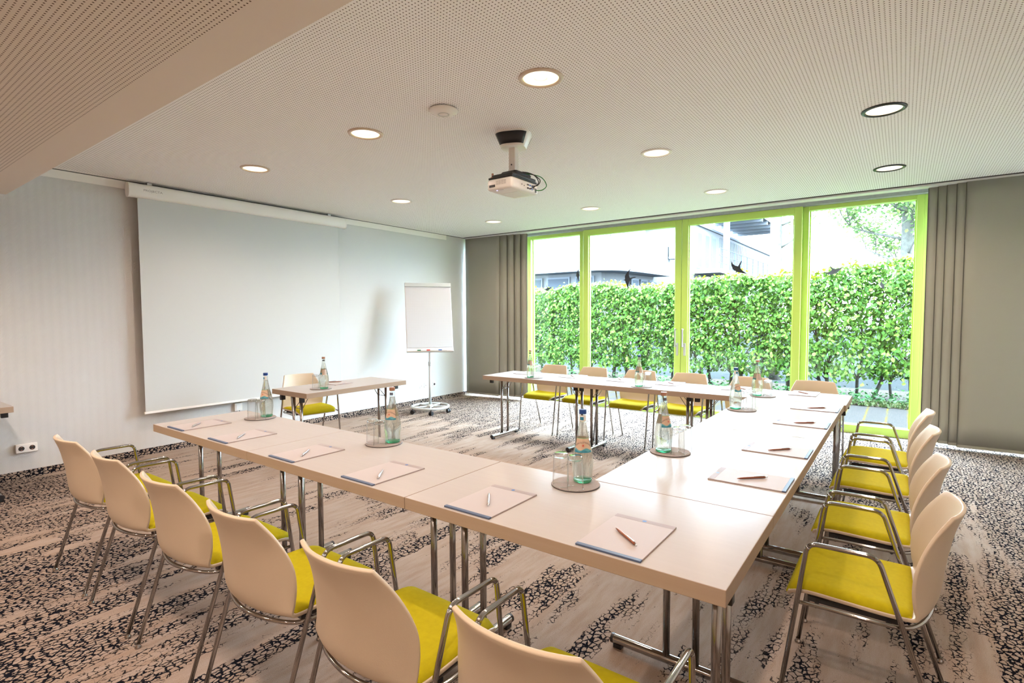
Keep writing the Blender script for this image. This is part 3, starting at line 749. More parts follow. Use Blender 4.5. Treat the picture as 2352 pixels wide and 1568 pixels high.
tabC = make_table((YF - DN) / 2, WC, foot=0.61)
place(tabC, (XR - WC / 2, DN + (YF - DN) / 4, 0), PI / 2, 'pale folding table on the right side, nearer of two'); setp(tabC, cat='table', group='folding tables set up in a U shape')
tcopy(tabC, (XR - WC / 2, DN + 3 * (YF - DN) / 4, 0), PI / 2, 'pale folding table on the right side, farther of two')

# ================================================================== CHAIRS
def make_chair():
    root = thing('stacking_armchair')
    # profile rows: (y_centre, z_centre, half width, forward curl at the edge, edge drop)
    keys = [(0.226, 0.413, 0.188, 0.0, 0.000), (0.212, 0.437, 0.204, 0.0, 0.002), (0.16, 0.450, 0.214, 0.0, -0.001), (0.05, 0.449, 0.222, 0.0, -0.003),
            (-0.07, 0.444, 0.225, 0.0, -0.006), (-0.15, 0.442, 0.226, 0.008, -0.012), (-0.196, 0.452, 0.228, 0.040, -0.016), (-0.217, 0.490, 0.230, 0.068, -0.008),
            (-0.226, 0.550, 0.232, 0.082, 0.0), (-0.233, 0.610, 0.229, 0.085, 0.0), (-0.243, 0.670, 0.213, 0.078, 0.0), (-0.257, 0.735, 0.190, 0.060, 0.0), (-0.280, 0.802, 0.164, 0.038, 0.002)]
    rows = spline(keys, 3)
    nx = 16
    def surf(r, u, off=0.0):
        y, z, w, c, dz = r
        a = abs(u)
        return Vector((u * w, y + c * a ** 2.2, z - dz * a ** 2.2 + off))
    bm = bmesh.new(); G = []
    for r in rows: G.append([bm.verts.new(surf(r, -1 + 2 * j / nx)) for j in range(nx + 1)])
    for i in range(len(G) - 1):
        for j in range(nx): bm.faces.new((G[i][j], G[i][j + 1], G[i + 1][j + 1], G[i + 1][j]))
    bmesh.ops.recalc_face_normals(bm, faces=bm.faces)
    sh = fin('shell', bm, M_SHELL, root, smooth=True)
    md = sh.modifiers.new('t', 'SOLIDIFY'); md.thickness = 0.013; md.offset = 0
    md2 = sh.modifiers.new('b', 'BEVEL'); md2.width = 0.0035; md2.segments = 2; md2.limit_method = 'ANGLE'; md2.angle_limit = math.radians(50)
    # upholstered pad: closed cushion on the seat part
    seat_rows = [r for r in rows if r[0] > -0.165]
    N = len(seat_rows); bm = bmesh.new(); T = []; B = []
    for i, r in enumerate(seat_rows):
        s = i / (N - 1); tr = []; br = []
        for j in range(nx + 1):
            u = -1 + 2 * j / nx
            e = min(1.0, (1 - abs(u)) / 0.10); f = min(1.0, s / 0.05, (1 - s) / 0.12)
            hgt = 0.0085 + 0.0175 * (math.sqrt(max(0, 1 - (1 - e) ** 2))) * (0.25 + 0.75 * math.sqrt(max(0, 1 - (1 - f) ** 2)))
            p = surf(r, u * 0.975); q = Vector(p)
            if i == 0: p.y += 0.004; q.y += 0.004
            tr.append(bm.verts.new(p + Vector((0, 0.004 if i == 0 else 0, hgt)))); br.append(bm.verts.new(q + Vector((0, 0, 0.0062))))
        T.append(tr); B.append(br)
    for i in range(N - 1):
        for j in range(nx):
            bm.faces.new((T[i][j], T[i][j + 1], T[i + 1][j + 1], T[i + 1][j])); bm.faces.new((B[i][j], B[i + 1][j], B[i + 1][j + 1], B[i][j + 1]))
        bm.faces.new((T[i][0], T[i + 1][0], B[i + 1][0], B[i][0])); bm.faces.new((T[i][nx], B[i][nx], B[i + 1][nx], T[i + 1][nx]))
    for j in range(nx):
        bm.faces.new((T[0][j], B[0][j], B[0][j + 1], T[0][j + 1])); bm.faces.new((T[N - 1][j], T[N - 1][j + 1], B[N - 1][j + 1], B[N - 1][j]))
    bmesh.ops.recalc_face_normals(bm, faces=bm.faces)
    fin('seat_pad', bm, M_SEAT, root, smooth=True, autosharp=70)
    # tube frame
    R = 0.0085
    rail = [(-0.236, 0.195, 0.418), (-0.240, 0.10, 0.424), (-0.236, -0.09, 0.424), (-0.175, -0.165, 0.426), (0.0, -0.203, 0.428), (0.175, -0.165, 0.426), (0.236, -0.09, 0.424), (0.240, 0.10, 0.424), (0.236, 0.195, 0.418)]
    fin('seat_frame', TU(spline(rail, 5), 0.0075, 8), M_CHROME, root, smooth=True)
    bm = bmesh.new(); tube(bm, [(-0.238, 0.13, 0.420), (0.238, 0.13, 0.420)], 0.007, 8); tube(bm, [(-0.238, -0.08, 0.418), (0.238, -0.08, 0.418)], 0.007, 8)
    box(bm, -0.20, -0.175, -0.11, 0.16, 0.416, 0.433); box(bm, 0.175, 0.20, -0.11, 0.16, 0.416, 0.433)
    fin('underframe', bm, M_DARKGREY, root)
    for s in (-1, 1):
        full = bend([(s * 0.243, 0.246, 0.012), (s * 0.252, 0.158, 0.648), (s * 0.252, -0.048, 0.650), (s * 0.243, -0.256, 0.012)], 0.035, 8)
        k1 = 1 + 3; k2 = len(full) - 2 - 3
        fl = fin('leg', TU(full[:5], R, 10), M_CHROME, root, smooth=True)
        fin('armrest', TU(full[4:-4], R, 10), M_CHROME, root, smooth=True)
        rl = fin('leg', TU(full[-5:], R, 10), M_CHROME, root, smooth=True)
        for par, p in ((fl, (s * 0.243, 0.246)), (rl, (s * 0.243, -0.256))):
            fin('foot_glide', LA([(0.013, 0.0), (0.014, 0.006), (0.009, 0.012), (0.009, 0.02)], 12, c=p), M_CHROME, par, smooth=True, autosharp=50)
    return root
CH0 = make_chair(); setp(CH0, cat='chair'); used = [False]
def put_chair(x, y, rz, label, group):
    c = CH0 if not used[0] else copy_tree(CH0); used[0] = True
    place(c, (x, y, 0), rz, label); c['group'] = group
    return c
near_lab = ['beige shell armchair at the left end of the front row, closest to the wall socket', 'second beige armchair from the left along the front table row', 'third beige armchair from the left along the front table row',
            'beige armchair fourth from the left, in front of the silver table legs', 'large beige armchair second from the right in the front row', 'beige armchair cut off by the bottom edge of the photo, its back seen from behind']
for i, x in enumerate([2.735, 3.34, 3.95, 4.55, 5.14, 5.745]):
    put_chair(x, -0.278, [0.01, 0.0, 0.01, 0.0, -0.01, 0.01][i], near_lab[i], 'chairs along the front table row')
right_lab = ['yellow-seated armchair nearest the camera on the right side', 'second yellow-seated armchair from the front on the right side', 'third armchair from the front on the right side, just behind two others', 'farthest armchair on the right side, nearest the window']
for i, y in enumerate([0.968, 1.648, 2.42, 3.086]):
    put_chair(6.298, y, PI / 2 + [0.0, 0.0, 0.0, -0.02][i], right_lab[i], 'chairs along the right tables')
far_lab = ['leftmost armchair by the windows, behind the first bottle', 'second armchair from the left by the windows, before the left door post', 'third armchair from the left by the windows, behind the blue-capped bottle', 'fourth armchair by the windows, in front of the middle door frames',
           'fifth armchair by the windows, half hidden by a bottle and tumblers', 'rightmost armchair by the windows, before the green post at the table corner']
for i, x in enumerate([2.78, 3.34, 3.95, 4.52, 5.14, 5.72]):
    put_chair(x, 4.247, PI + [0.01, -0.01, 0.0, 0.01, -0.01, 0.0][i], far_lab[i], 'chairs along the window row')
put_chair(1.185, 1.945, -PI / 2 - 0.16, 'single armchair behind the small table in front of the screen', 'chair at the small table')

# ================================================================== TABLE ITEMS
TZ = TH
def make_pad(named=True):
    root = thing('notepad')
    fin('sheets', BX(-0.105, 0.105, -0.148, 0.150, 0.0, 0.0042), M_PADPAPER, root)
    fin('cover_card', BX(-0.1055, 0.1055, -0.1485, 0.1505, -0.0008, 0.0), M_COPPER, root)
    b = fin('binding_strip', BX(-0.106, 0.106, -0.152, -0.137, -0.0008, 0.0052, 0.001, 1), M_BIND, root); b['label'] = 'slate blue binding strip'
    h = fin('header_band', BX(-0.105, 0.105, 0.124, 0.150, 0.0042, 0.0045), M_PADHEAD, root)
    bm = bmesh.new(); lathe(bm, [(0.0075, 0.0045), (0.0075, 0.0047)], 20, c=(0.0, 0.136)); fin('logo_dot', bm, M_BLUEINK, h)
    tm = text_mesh('SELECT', 0.0125, align='LEFT'); xform_mesh(tm, lambda c: Vector((c.x * 1.15 + 0.012, c.y + 0.136, 0.0047)))
    link('printed_name', tm, M_GREYINK, h)
    return root
P0 = make_pad(); setp(P0, cat='notepad'); pu = [False]
def put_pad(x, y, rz, label, group):
    c = P0 if not pu[0] else copy_tree(P0); pu[0] = True
    place(c, (x, y, TZ + 0.0009), rz, label); c['group'] = group
def make_pen(mat):
    root = thing('ballpoint_pen')
    fin('barrel', LA([(0.0009, -0.070), (0.0014, -0.0685), (0.0036, -0.055), (0.0046, -0.040), (0.0046, 0.050), (0.0042, 0.058)], 12), mat, root, smooth=True)
    fin('push_button', LA([(0.0022, 0.058), (0.0022, 0.068), (0.0014, 0.070)], 10), M_ALU, root, smooth=True)
    bm = bmesh.new(); box(bm, -0.002, 0.002, 0.0046, 0.0072, 0.010, 0.054, 0.0008, 1); fin('clip', bm, M_ALU, root)
    return root
PEN_S = make_pen(M_SILVERPEN); PEN_C = make_pen(M_COPPER); penu = {}
for q in (PEN_S, PEN_C): setp(q, cat='pen')
def put_pen(ex, ey, tx, ty, copper, label, group):
    src = PEN_C if copper else PEN_S
    c = src if id(src) not in penu else copy_tree(src); penu[id(src)] = 1
    d = Vector((tx - ex, ty - ey, 0)).normalized(); mid = Vector(((ex + tx) / 2, (ey + ty) / 2, TZ + 0.0055 + 0.0048))
    zax = -d; xax = Vector((0, 0, 1)).cross(zax).normalized(); yax = zax.cross(xax)
    M = Matrix.Identity(4)
    for i in range(3): M[i][0] = xax[i]; M[i][1] = yax[i]; M[i][2] = zax[i]
    M[0][3], M[1][3], M[2][3] = mid
    c.matrix_world = M; c['label'] = label; c['group'] = group
ordn = ['leftmost', 'second from left', 'third from left', 'fourth from left', 'fifth from left', 'rightmost']
npx = [2.737, 3.286, 3.940, 4.531, 5.150, 5.702]
npen = [(2.802, 0.087, 2.701, 0.188), (3.356, 0.091, 3.252, 0.2), (3.999, 0.092, 3.91, 0.196), (4.598, 0.076, 4.512, 0.175), (5.186, 0.097, 5.1, 0.209), (5.764, 0.094, 5.65, 0.185)]
for i in range(6):
    put_pad(npx[i], 0.166, 0.0, ordn[i] + ' notepad along the front table edge, blue strip toward the chairs', 'notepads on the front row')
    e = npen[i]; put_pen(*e, i == 5, ('copper' if i == 5 else 'silver') + ' pen lying on the ' + ordn[i] + ' notepad of the front row', 'pens on the front row')
ordr = ['nearest', 'second', 'third', 'farthest']
rpy = [1.016, 1.610, 2.431, 3.086]; rpen = [(5.942, 1.057, 5.844, 0.963), (5.946, 1.648, 5.854, 1.545), (5.956, 2.459, 5.853, 2.386), (5.949, 3.111, 5.845, 3.036)]
for i in range(4):
    put_pad(5.885, rpy[i], PI / 2, ordr[i] + ' notepad from the camera on the right tables', 'notepads on the right tables')
    put_pen(*rpen[i], True, 'copper pen on the ' + ordr[i] + ' notepad of the right tables', 'pens on the right tables')
fpx = [2.76, 3.39, 3.975, 4.515, 5.150, 5.712]
fpen = [None, (3.339, 3.896, 3.443, 3.787), (3.915, 3.917, 4.008, 3.806), (4.470, 3.904, 4.572, 3.807), (5.148, 3.902, 5.243, 3.806), (5.652, 3.914, 5.748, 3.820)]
for i in range(6):
    put_pad(fpx[i], 3.868, PI, ordn[i] + ' notepad on the table row by the windows', 'notepads on the window row')
    if fpen[i]: put_pen(*fpen[i], True, 'dark pen on the ' + ordn[i] + ' notepad by the windows', 'pens on the window row')
put_pad(1.645, 1.965, -PI / 2, 'notepad on the small table in front of the screen', 'notepad on the small table')
put_pen(1.565, 1.935, 1.645, 2.035, True, 'copper pen on the notepad of the small table', 'pen on the small table')

# ---- coaster trays, bottles, tumblers
TRAY = thing('felt_coaster'); setp(TRAY, cat='coaster')
fin('felt_disc', LA([(0.099, 0.0), (0.1, 0.0012), (0.1, 0.0048), (0.099, 0.0058)], 48), M_FELT, TRAY, smooth=True, autosharp=40)
fin('edge_band', LA([(0.1002, 0.0002), (0.1008, 0.001), (0.1008, 0.003), (0.1002, 0.0035)], 48, capb=False, capt=False), M_DARKGREY, TRAY, smooth=True)
TUM = thing('tumbler'); setp(TUM, cat='drinking glass')
# upside-down tumbler: closed thick base on top
o = fin('glass_wall', LA([(0.0335, 0.0003), (0.0325, 0.045), (0.0295, 0.125), (0.0285, 0.131), (0.026, 0.134), (0.0005, 0.1345)], 32, capb=False), M_TUMBLER, TUM, smooth=True)
fin('thick_base', LA([(0.0005, 0.1155), (0.024, 0.116), (0.0282, 0.120), (0.0285, 0.130), (0.026, 0.1338), (0.0005, 0.1342)], 32, capb=False, capt=False), M_TUMBLER, TUM, smooth=True)
fin('rim', TU([(0.0334 * math.cos(2 * PI * k / 32), 0.0334 * math.sin(2 * PI * k / 32), 0.0016) for k in range(32)], 0.0011, 6, closed=True), M_TUMBLER, TUM, smooth=True)
BP = [(0.0, 0.0), (0.034, 0.0), (0.0365, 0.003), (0.038, 0.012), (0.0405, 0.035), (0.0435, 0.065), (0.0445, 0.085), (0.0435, 0.105), (0.0395, 0.128), (0.0335, 0.155), (0.027, 0.185), (0.0205, 0.215), (0.0165, 0.238), (0.0150, 0.250)]
def prof_r(z):
    for (r0, z0), (r1, z1) in zip(BP[1:], BP[2:]):
        if z0 <= z <= z1: return r0 + (r1 - r0) * (z - z0) / (z1 - z0)
    return BP[-1][0]
def make_bottle(cap, blue):
    root = thing('water_bottle'); setp(root, cat='bottle')
    body = spline([(a + 0.0, b) for a, b in BP[1:]], 2)
    bm = LA([(0.0005, 0.004)] + [(max(r, 0.0005), z) for r, z in body] + [(0.0145, 0.2515), (0.0005, 0.252)], 40, capb=False, capt=False)
    bmesh.ops.recalc_face_normals(bm, faces=bm.faces)
    b = fin('bottle_body', bm, M_BOTTLE, root, smooth=True)
    fin('base_ring', LA([(0.0005, 0.0012), (0.034, 0.0008), (0.0372, 0.003), (0.0388, 0.010), (0.037, 0.0125), (0.030, 0.009), (0.0005, 0.007)], 40, capb=False, capt=False), M_BASEGREEN, root, smooth=True)
    fin('neck', LA([(0.0150, 0.2515), (0.0138, 0.262), (0.0132, 0.280), (0.0146, 0.2815), (0.0146, 0.2855), (0.0128, 0.2875), (0.0125, 0.290)], 24, capb=False, capt=False), M_NECKGLASS, root, smooth=True)
    fin('cap', LA([(0.0150, 0.2865), (0.0155, 0.288), (0.0155, 0.302), (0.0148, 0.3045), (0.0005, 0.305)], 24), cap, root, smooth=True, autosharp=40)
    nl = fin('neck_label', LA([(0.0146, 0.2565), (0.0142, 0.272), (0.0140, 0.2805)], 24, capb=False, capt=False, a0=-2.3, a1=1.2) if blue else LA([(0.0146, 0.262), (0.0140, 0.2765)], 12, capb=False, capt=False, a0=-0.9, a1=0.9), M_NECKWHITE if blue else M_NECKGREY, root, smooth=True)
    if blue:
        fin('neck_stripe', LA([(0.0149, 0.2610), (0.0145, 0.2745)], 12, capb=False, capt=False, a0=-0.9, a1=0.2), M_NECKBLUE, nl, smooth=True)
    lp = [(prof_r(z) + 0.0006, z) for z in (0.130, 0.137, 0.144, 0.152, 0.160, 0.168, 0.176, 0.184, 0.189)]
    lab = fin('front_label', LA(lp, 28, capb=False, capt=False, a0=-1.05, a1=1.05), M_LABEL, root, smooth=True)
    tm = text_mesh('GEROLSTEINER', 0.0095)
    def wrap(c):
        x = c.x * 1.22; z = 0.171 + c.y - 0.55 * abs(x) ** 1.0 * abs(x) / 0.045
        r = prof_r(z) + 0.0010; a = x / r
        return Vector((r * math.cos(a), r * math.sin(a), z))
    xform_mesh(tm, wrap); link('printed_name', tm, M_DKINK, lab)
    # small red sun emblem with rays
    bm = bmesh.new()
    def on(u, w):
        z = 0.1585 + w; r = prof_r(z) + 0.0010; a = u / r
        return (r * math.cos(a), r * math.sin(a), z)
    for k in range(8):
        a = 2 * PI * k / 8; d = 0.22
        vs = [bm.verts.new(on(q * math.cos(a + e), q * math.sin(a + e))) for q, e in ((0.0024, -0.3), (0.0058, -0.08), (0.0058, 0.08), (0.0024, 0.3))]
        bm.faces.new(vs)
    bm.faces.new([bm.verts.new(on(0.0022 * math.cos(2 * PI * k / 12), 0.0022 * math.sin(2 * PI * k / 12))) for k in range(12)])
    fin('sun_emblem', bm, M_RED, lab)
    bk = fin('back_label', LA([(prof_r(z) + 0.0006, z) for z in (0.135, 0.150, 0.165, 0.185)], 14, capb=False, capt=False, a0=PI - 0.6, a1=PI + 0.6), M_BACKLABEL, root, smooth=True)
    bm = bmesh.new()
    for q in range(7):
        z = 0.142 + q * 0.0058; r = prof_r(z) + 0.001; ww = 0.40
        A = [bm.verts.new((r * math.cos(PI - ww + 2 * ww * k / 8), r * math.sin(PI - ww + 2 * ww * k / 8), z)) for k in range(9)]
        B = [bm.verts.new((r * math.cos(PI - ww + 2 * ww * k / 8), r * math.sin(PI - ww + 2 * ww * k / 8), z + 0.002)) for k in range(9)]
        for k in range(8): bm.faces.new((A[k], A[k + 1], B[k + 1], B[k]))
    fin('printed_lines', bm, M_GREYINK, bk)
    return root
BOT = {True: make_bottle(M_CAPBLUE, True), False: make_bottle(M_CAPCOP, False)}
ub = {}; us = {}
def once(src):
    if id(src) in us: return copy_tree(src)
    us[id(src)] = 1; return src
# name, tray centre, bottle, tumblers, blue cap?, label facing angle (deg)
SETS = [('at the left end of the front row', (2.825, 0.520), (2.835, 0.560), [(2.835, 0.462), (2.905, 0.478)], True, -70),
        ('in the middle of the front row', (4.100, 0.530), (4.135, 0.565), [(4.070, 0.478), (4.132, 0.474)], False, -75),
        ('nearest the camera at the corner', (5.312, 0.520), (5.322, 0.562), [(5.275, 0.462), (5.345, 0.458)], True, -58),
        ('on the right tables, nearer of two', (5.449, 1.253), (5.421, 1.232), [(5.501, 1.218), (5.514, 1.288)], False, -25),
        ('on the right tables, farther of two', (5.453, 2.732), (5.412, 2.724), [(5.500, 2.712), (5.505, 2.784)], True, -25),
        ('at the far right corner by the windows', (5.443, 3.522), (5.402, 3.492), [(5.485, 3.482), (5.480, 3.553)], False, 125),
        ('in the middle of the window row', (4.362, 3.495), (4.345, 3.475), [(4.427, 3.482), (4.405, 3.556)], True, 150),
        ('at the left end of the window row', (3.087, 3.520), (3.060, 3.490), [(3.142, 3.486), (3.118, 3.560)], False, 150),
        ('on the small table before the screen', (1.885, 1.630), (1.940, 1.628), [(1.865, 1.588), (1.858, 1.662)], False, 155)]
for nm, tr, bo, tums, blue, ang in SETS:
    c = once(TRAY); place(c, (tr[0], tr[1], TZ + 0.0002), 0.0, 'round grey-brown felt coaster ' + nm); c['group'] = 'felt coasters under the bottles'
    c = once(BOT[blue]); place(c, (bo[0], bo[1], TZ + 0.0062), math.radians(ang), ('blue-capped' if blue else 'copper-capped') + ' clear water bottle ' + nm); c['group'] = 'water bottles on the tables'
    for q, tp in enumerate(tums):
        c = once(TUM); place(c, (tp[0], tp[1], TZ + 0.0062), 0.0, ('left' if q == 0 else 'right') + ' upturned tumbler ' + nm); c['group'] = 'upturned tumblers beside the bottles'

# ================================================================== FLIPCHART
t = thing('flipchart_stand', (0.72, 4.26, 0.0), label='mobile flipchart on a round wheeled base left of the windows', cat='flipchart')
ring = [(0.27 * math.cos(2 * PI * k / 48), 0.27 * math.sin(2 * PI * k / 48), 0.092) for k in range(48)]
base = fin('base_ring', TU(ring, 0.019, 12, closed=True), M_LIGHTGREY, t, smooth=True)
bm = bmesh.new()
for k in range(5):
    a = math.radians(-115 + 72 * k); tube(bm, [(0, 0, 0.095), (0.26 * math.cos(a), 0.26 * math.sin(a), 0.092)], 0.013, 8)
loft(bm, [(0.05, 0.05, 0.085), (0.05, 0.05, 0.105), (0.03, 0.03, 0.125)], 20, 2.0)
fin('spokes', bm, M_LIGHTGREY, t, smooth=True, autosharp=40)
for k in range(5):
    a = math.radians(-115 + 72 * k); cx, cy = 0.275 * math.cos(a), 0.275 * math.sin(a)
    bm = bmesh.new(); u = Vector((math.cos(a + 0.9), math.sin(a + 0.9), 0))
    for s in (-1, 1): tube(bm, [Vector((cx, cy, 0.030)) + u * s * 0.006, Vector((cx, cy, 0.030)) + u * s * 0.024], 0.030, 18)
    w = fin('caster', bm, M_BLACK, t, smooth=True, autosharp=50)
    fin('caster_fork', TU([(cx, cy, 0.035), (cx, cy, 0.085)], 0.009, 8), M_DARKGREY, w)
fin('pole', TU([(0, 0, 0.10), (0, 0, 0.72)], 0.0185, 16), M_LIGHTGREY, t, smooth=True)
fin('inner_pole', TU([(0, 0, 0.70), (0, 0, 1.12)], 0.0145, 16), M_WHITE, t, smooth=True)
bm = bmesh.new(); tube(bm, [(0, 0, 0.70), (0, 0, 0.76)], 0.023, 16); k_ = fin('height_clamp', bm, M_LIGHTGREY, t, smooth=True, autosharp=50)
fin('clamp_knob', TU([(0.0, 0.0, 0.74), (0.030, -0.028, 0.745)], 0.0125, 12), M_LIGHTGREY, k_, smooth=True, autosharp=50)
# board leaning back, facing into the room
bd = bpy.data.objects.new('board', None)
n_ = Vector((0.79, -0.61, 0)).normalized(); a_ = Vector((0.61, 0.79, 0)).normalized()
tilt = math.radians(12.5)
up_ = (Vector((0, 0, 1)) * math.cos(tilt) - n_ * math.sin(tilt)); nn_ = a_.cross(up_).normalized()
MB = Matrix.Identity(4)
for i in range(3): MB[i][0] = a_[i]; MB[i][1] = up_[i]; MB[i][2] = nn_[i]
MB[0][3], MB[1][3], MB[2][3] = 0.045, -0.030, 0.915
bm = bmesh.new(); box(bm, -0.345, 0.345, 0.0, 1.03, -0.012, 0.004, 0.004)
brd = fin('board', bm, M_WHITE, t); brd.matrix_local = MB
fin('paper_pad', BX(-0.335, 0.335, 0.062, 1.0, 0.004, 0.012), M_PAPER, brd)
bm = bmesh.new()
for k in range(26): box(bm, -0.33 + k * 0.0264, -0.3294 + k * 0.0264, 0.09, 0.97, 0.0119, 0.01215)
for k in range(34): box(bm, -0.33, 0.33, 0.09 + k * 0.0264, 0.0906 + k * 0.0264, 0.0119, 0.01215)
fin('printed_grid', bm, simple('faint_grid_ink', (0.66, 0.66, 0.70), 0.6), brd)
fin('clamp_bar', BX(-0.348, 0.348, 0.985, 1.045, -0.004, 0.026, 0.006), M_LIGHTGREY, brd)
fin('pen_tray', BX(-0.345, 0.345, -0.012, 0.010, 0.0, 0.045, 0.004), M_ALU, brd)
bm = bmesh.new(); box(bm, -0.06, 0.06, 0.03, 0.40, -0.040, -0.012, 0.004); fin('back_bracket', bm, M_LIGHTGREY, brd)
for px_, mt_, nm in ((-0.165, M_GREENCAP, 'green'), (-0.03, M_REDCAP, 'red'), (0.145, M_BLUEINK, 'blue')):
    mk = thing('marker_pen', (0, 0, 0), label=nm + '-capped marker pen in the flipchart tray', cat='marker', group='marker pens in the flipchart tray')
    M2 = Matrix.Translation((0.72, 4.26, 0)) @ MB @ Matrix.Translation((px_, 0.0195, 0.027)) @ Matrix.Rotation(PI / 2, 4, 'Y')
    mk.matrix_world = M2
    fin('marker_cap', LA([(0.0088, -0.028), (0.0092, -0.02), (0.0092, 0.022)], 14), mt_, mk, smooth=True, autosharp=50)
    fin('marker_body', LA([(0.0085, 0.022), (0.0085, 0.088), (0.006, 0.093)], 14), M_WHITE, mk, smooth=True, autosharp=50)

# ================================================================== OUTSIDE
rng = random.Random(11)
st(fin('ground', BX(-30, 40, 6.36, 60, -0.40, -0.06), M_GROUND))
o = fin('terrace_paving', BX(-3, 12, 6.36, 8.75, -0.06, -0.03), M_PAVE); setp(o, kind='structure')
o = fin('planting_bed', BX(-4, 13, 8.75, 11.0, -0.06, -0.02), M_SOIL); setp(o, kind='structure')

def leaves(pts, size, mat, name, parent=None, droop=0.6, var=0.35, fold=0.25, seed=1, out=None):
    r = random.Random(seed); V = []; F = []
    for (x, y, z) in pts:
        s = size * (1 + r.uniform(-var, var)); a = r.uniform(0, 2 * PI)
        if out is not None: a = math.atan2(out[1], out[0]) + r.gauss(0, 0.9)
        tilt = r.gauss(-droop, 0.35)
        d = Vector((math.cos(a) * math.cos(tilt), math.sin(a) * math.cos(tilt), math.sin(tilt)))
        sd = Vector((-math.sin(a), math.cos(a), 0)); roll = r.gauss(0, 0.5)
        up = d.cross(sd).normalized() * -1
        sd = (sd * math.cos(roll) + up * math.sin(roll)); up = sd.cross(d).normalized()
        b = Vector((x, y, z)); w = s * 0.36
        i0 = len(V)
        V += [b, b + d * s * 0.35 + sd * w + up * fold * w, b + d * s * 0.75 + sd * w * 0.75 + up * fold * w * 0.6, b + d * s, b + d * s * 0.75 - sd * w * 0.75 + up * fold * w * 0.6, b + d * s * 0.35 - sd * w + up * fold * w, b + d * s * 0.5]
        F += [(i0, i0 + 1, i0 + 6), (i0 + 1, i0 + 2, i0 + 6), (i0 + 2, i0 + 3, i0 + 6), (i0 + 3, i0 + 4, i0 + 6), (i0 + 4, i0 + 5, i0 + 6), (i0 + 5, i0, i0 + 6)]
    me = bpy.data.meshes.new(name); me.from_pydata([tuple(v) for v in V], [], F); me.update()
    return link(name, me, mat, parent)
def hedge_top(x): return 2.13 + max(0.0, (x - 2.5)) * 0.050 + 0.05 * math.sin(x * 2.3) + 0.03 * math.sin(x * 7.1)
hg = thing('hedge', (3.5, 9.6, -0.02), label='long leafy green hedge growing outside behind the terrace paving', cat='hedge')
hx, hy = 3.5, 9.6
pts = []; clumps = []
for k in range(3000):
    x = rng.uniform(-3.2, 9.2); z = rng.uniform(0.12, 1.0) ** 0.85 * hedge_top(x)
    y = 9.32 + rng.gauss(0, 0.07) + (0.16 * rng.random())
    clumps.append((x, y, z))
for c in clumps:
    n = rng.randint(9, 16)
    for _ in range(n): pts.append((c[0] - hx + rng.gauss(0, 0.085), c[1] - hy + rng.gauss(0, 0.05), min(c[2] + rng.gauss(0, 0.065), hedge_top(c[0]) - 0.02)))
leaves(pts, 0.072, M_LEAF, 'foliage', hg, droop=0.85, seed=3, out=(0, -1))
pts = []
for k in range(5000):
    x = rng.uniform(-3.2, 9.2); y = rng.uniform(9.3, 10.1); pts.append((x - hx, y - hy, hedge_top(x) + rng.gauss(-0.06, 0.05)))
leaves(pts, 0.062, M_LEAFTOP, 'top_foliage', hg, droop=-0.1, seed=5)
pts = []
for k in range(16000):
    x = rng.uniform(-3.2, 9.2); y = rng.uniform(9.55, 10.15); pts.append((x - hx, y - hy, rng.uniform(0.35, hedge_top(x) - 0.05)))
for k in range(9000):
    x = rng.uniform(-3.2, 9.2); y = rng.uniform(9.5, 10.15); pts.append((x - hx, y - hy, hedge_top(x) - abs(rng.gauss(0, 0.55)) - 0.04))
leaves(pts, 0.07, M_LEAF, 'rear_foliage', hg, seed=8)
# stems
for k in range(44):
    x = -3.0 + 12 * k / 44 + rng.uniform(-0.1, 0.1); y = 9.66 + rng.uniform(-0.08, 0.1)
    bm = bmesh.new(); p = [(x - hx, y - hy, 0.0)]; zz = 0.0; lx, ly = x, y
    while zz < hedge_top(x) - 0.45:
        zz += rng.uniform(0.22, 0.34); lx += rng.gauss(0, 0.05); ly += rng.gauss(0, 0.03); p.append((lx - hx, ly - hy, zz))
    r0 = rng.uniform(0.022, 0.045)
    tube(bm, p, r0, 7, radii=[r0 * (1 - 0.7 * i / (len(p) - 1)) for i in range(len(p))])
    for i in range(1, len(p) - 1):
        for _ in range(2):
            b = Vector(p[i]); d = Vector((rng.uniform(-1, 1), rng.uniform(-0.8, 0.1), rng.uniform(0.5, 1.1))).normalized(); L = rng.uniform(0.25, 0.5)
            tube(bm, [b, b + d * L * 0.5 + Vector((0, 0, 0.02)), b + d * L + Vector((rng.uniform(-.05, .05), 0, 0.07))], 0.009, 5, radii=[0.012, 0.008, 0.004])
    fin('stem', bm, M_TWIG, hg, smooth=True)
# ivy at the foot, litter, grass
pts = [(rng.uniform(-3.5, 9.3), rng.gauss(9.25, 0.16), abs(rng.gauss(0, 0.10)) - 0.02) for _ in range(3600)]
o = leaves(pts, 0.062, M_IVY, 'ivy', droop=0.1, seed=21); setp(o, 'dark green ivy creeping along the foot of the hedge', 'ivy', kind='stuff')
pts = [(rng.uniform(-3.5, 9.3), rng.uniform(8.75, 9.3), -0.012 + rng.random() * 0.015) for _ in range(4200)]
o = leaves(pts, 0.05, M_LITTER, 'leaf_litter', droop=0.0, seed=22); setp(o, 'dry fallen leaves strewn between the paving and the hedge', 'fallen leaves', kind='stuff')
pts = [(rng.uniform(-3.5, 9.3), rng.uniform(8.7, 9.15), -0.02) for _ in range(5000)]
o = leaves(pts, 0.05, M_GRASS, 'grass', droop=-1.1, seed=23); setp(o, 'short grass tufts along the edge of the paving', 'grass', kind='stuff')

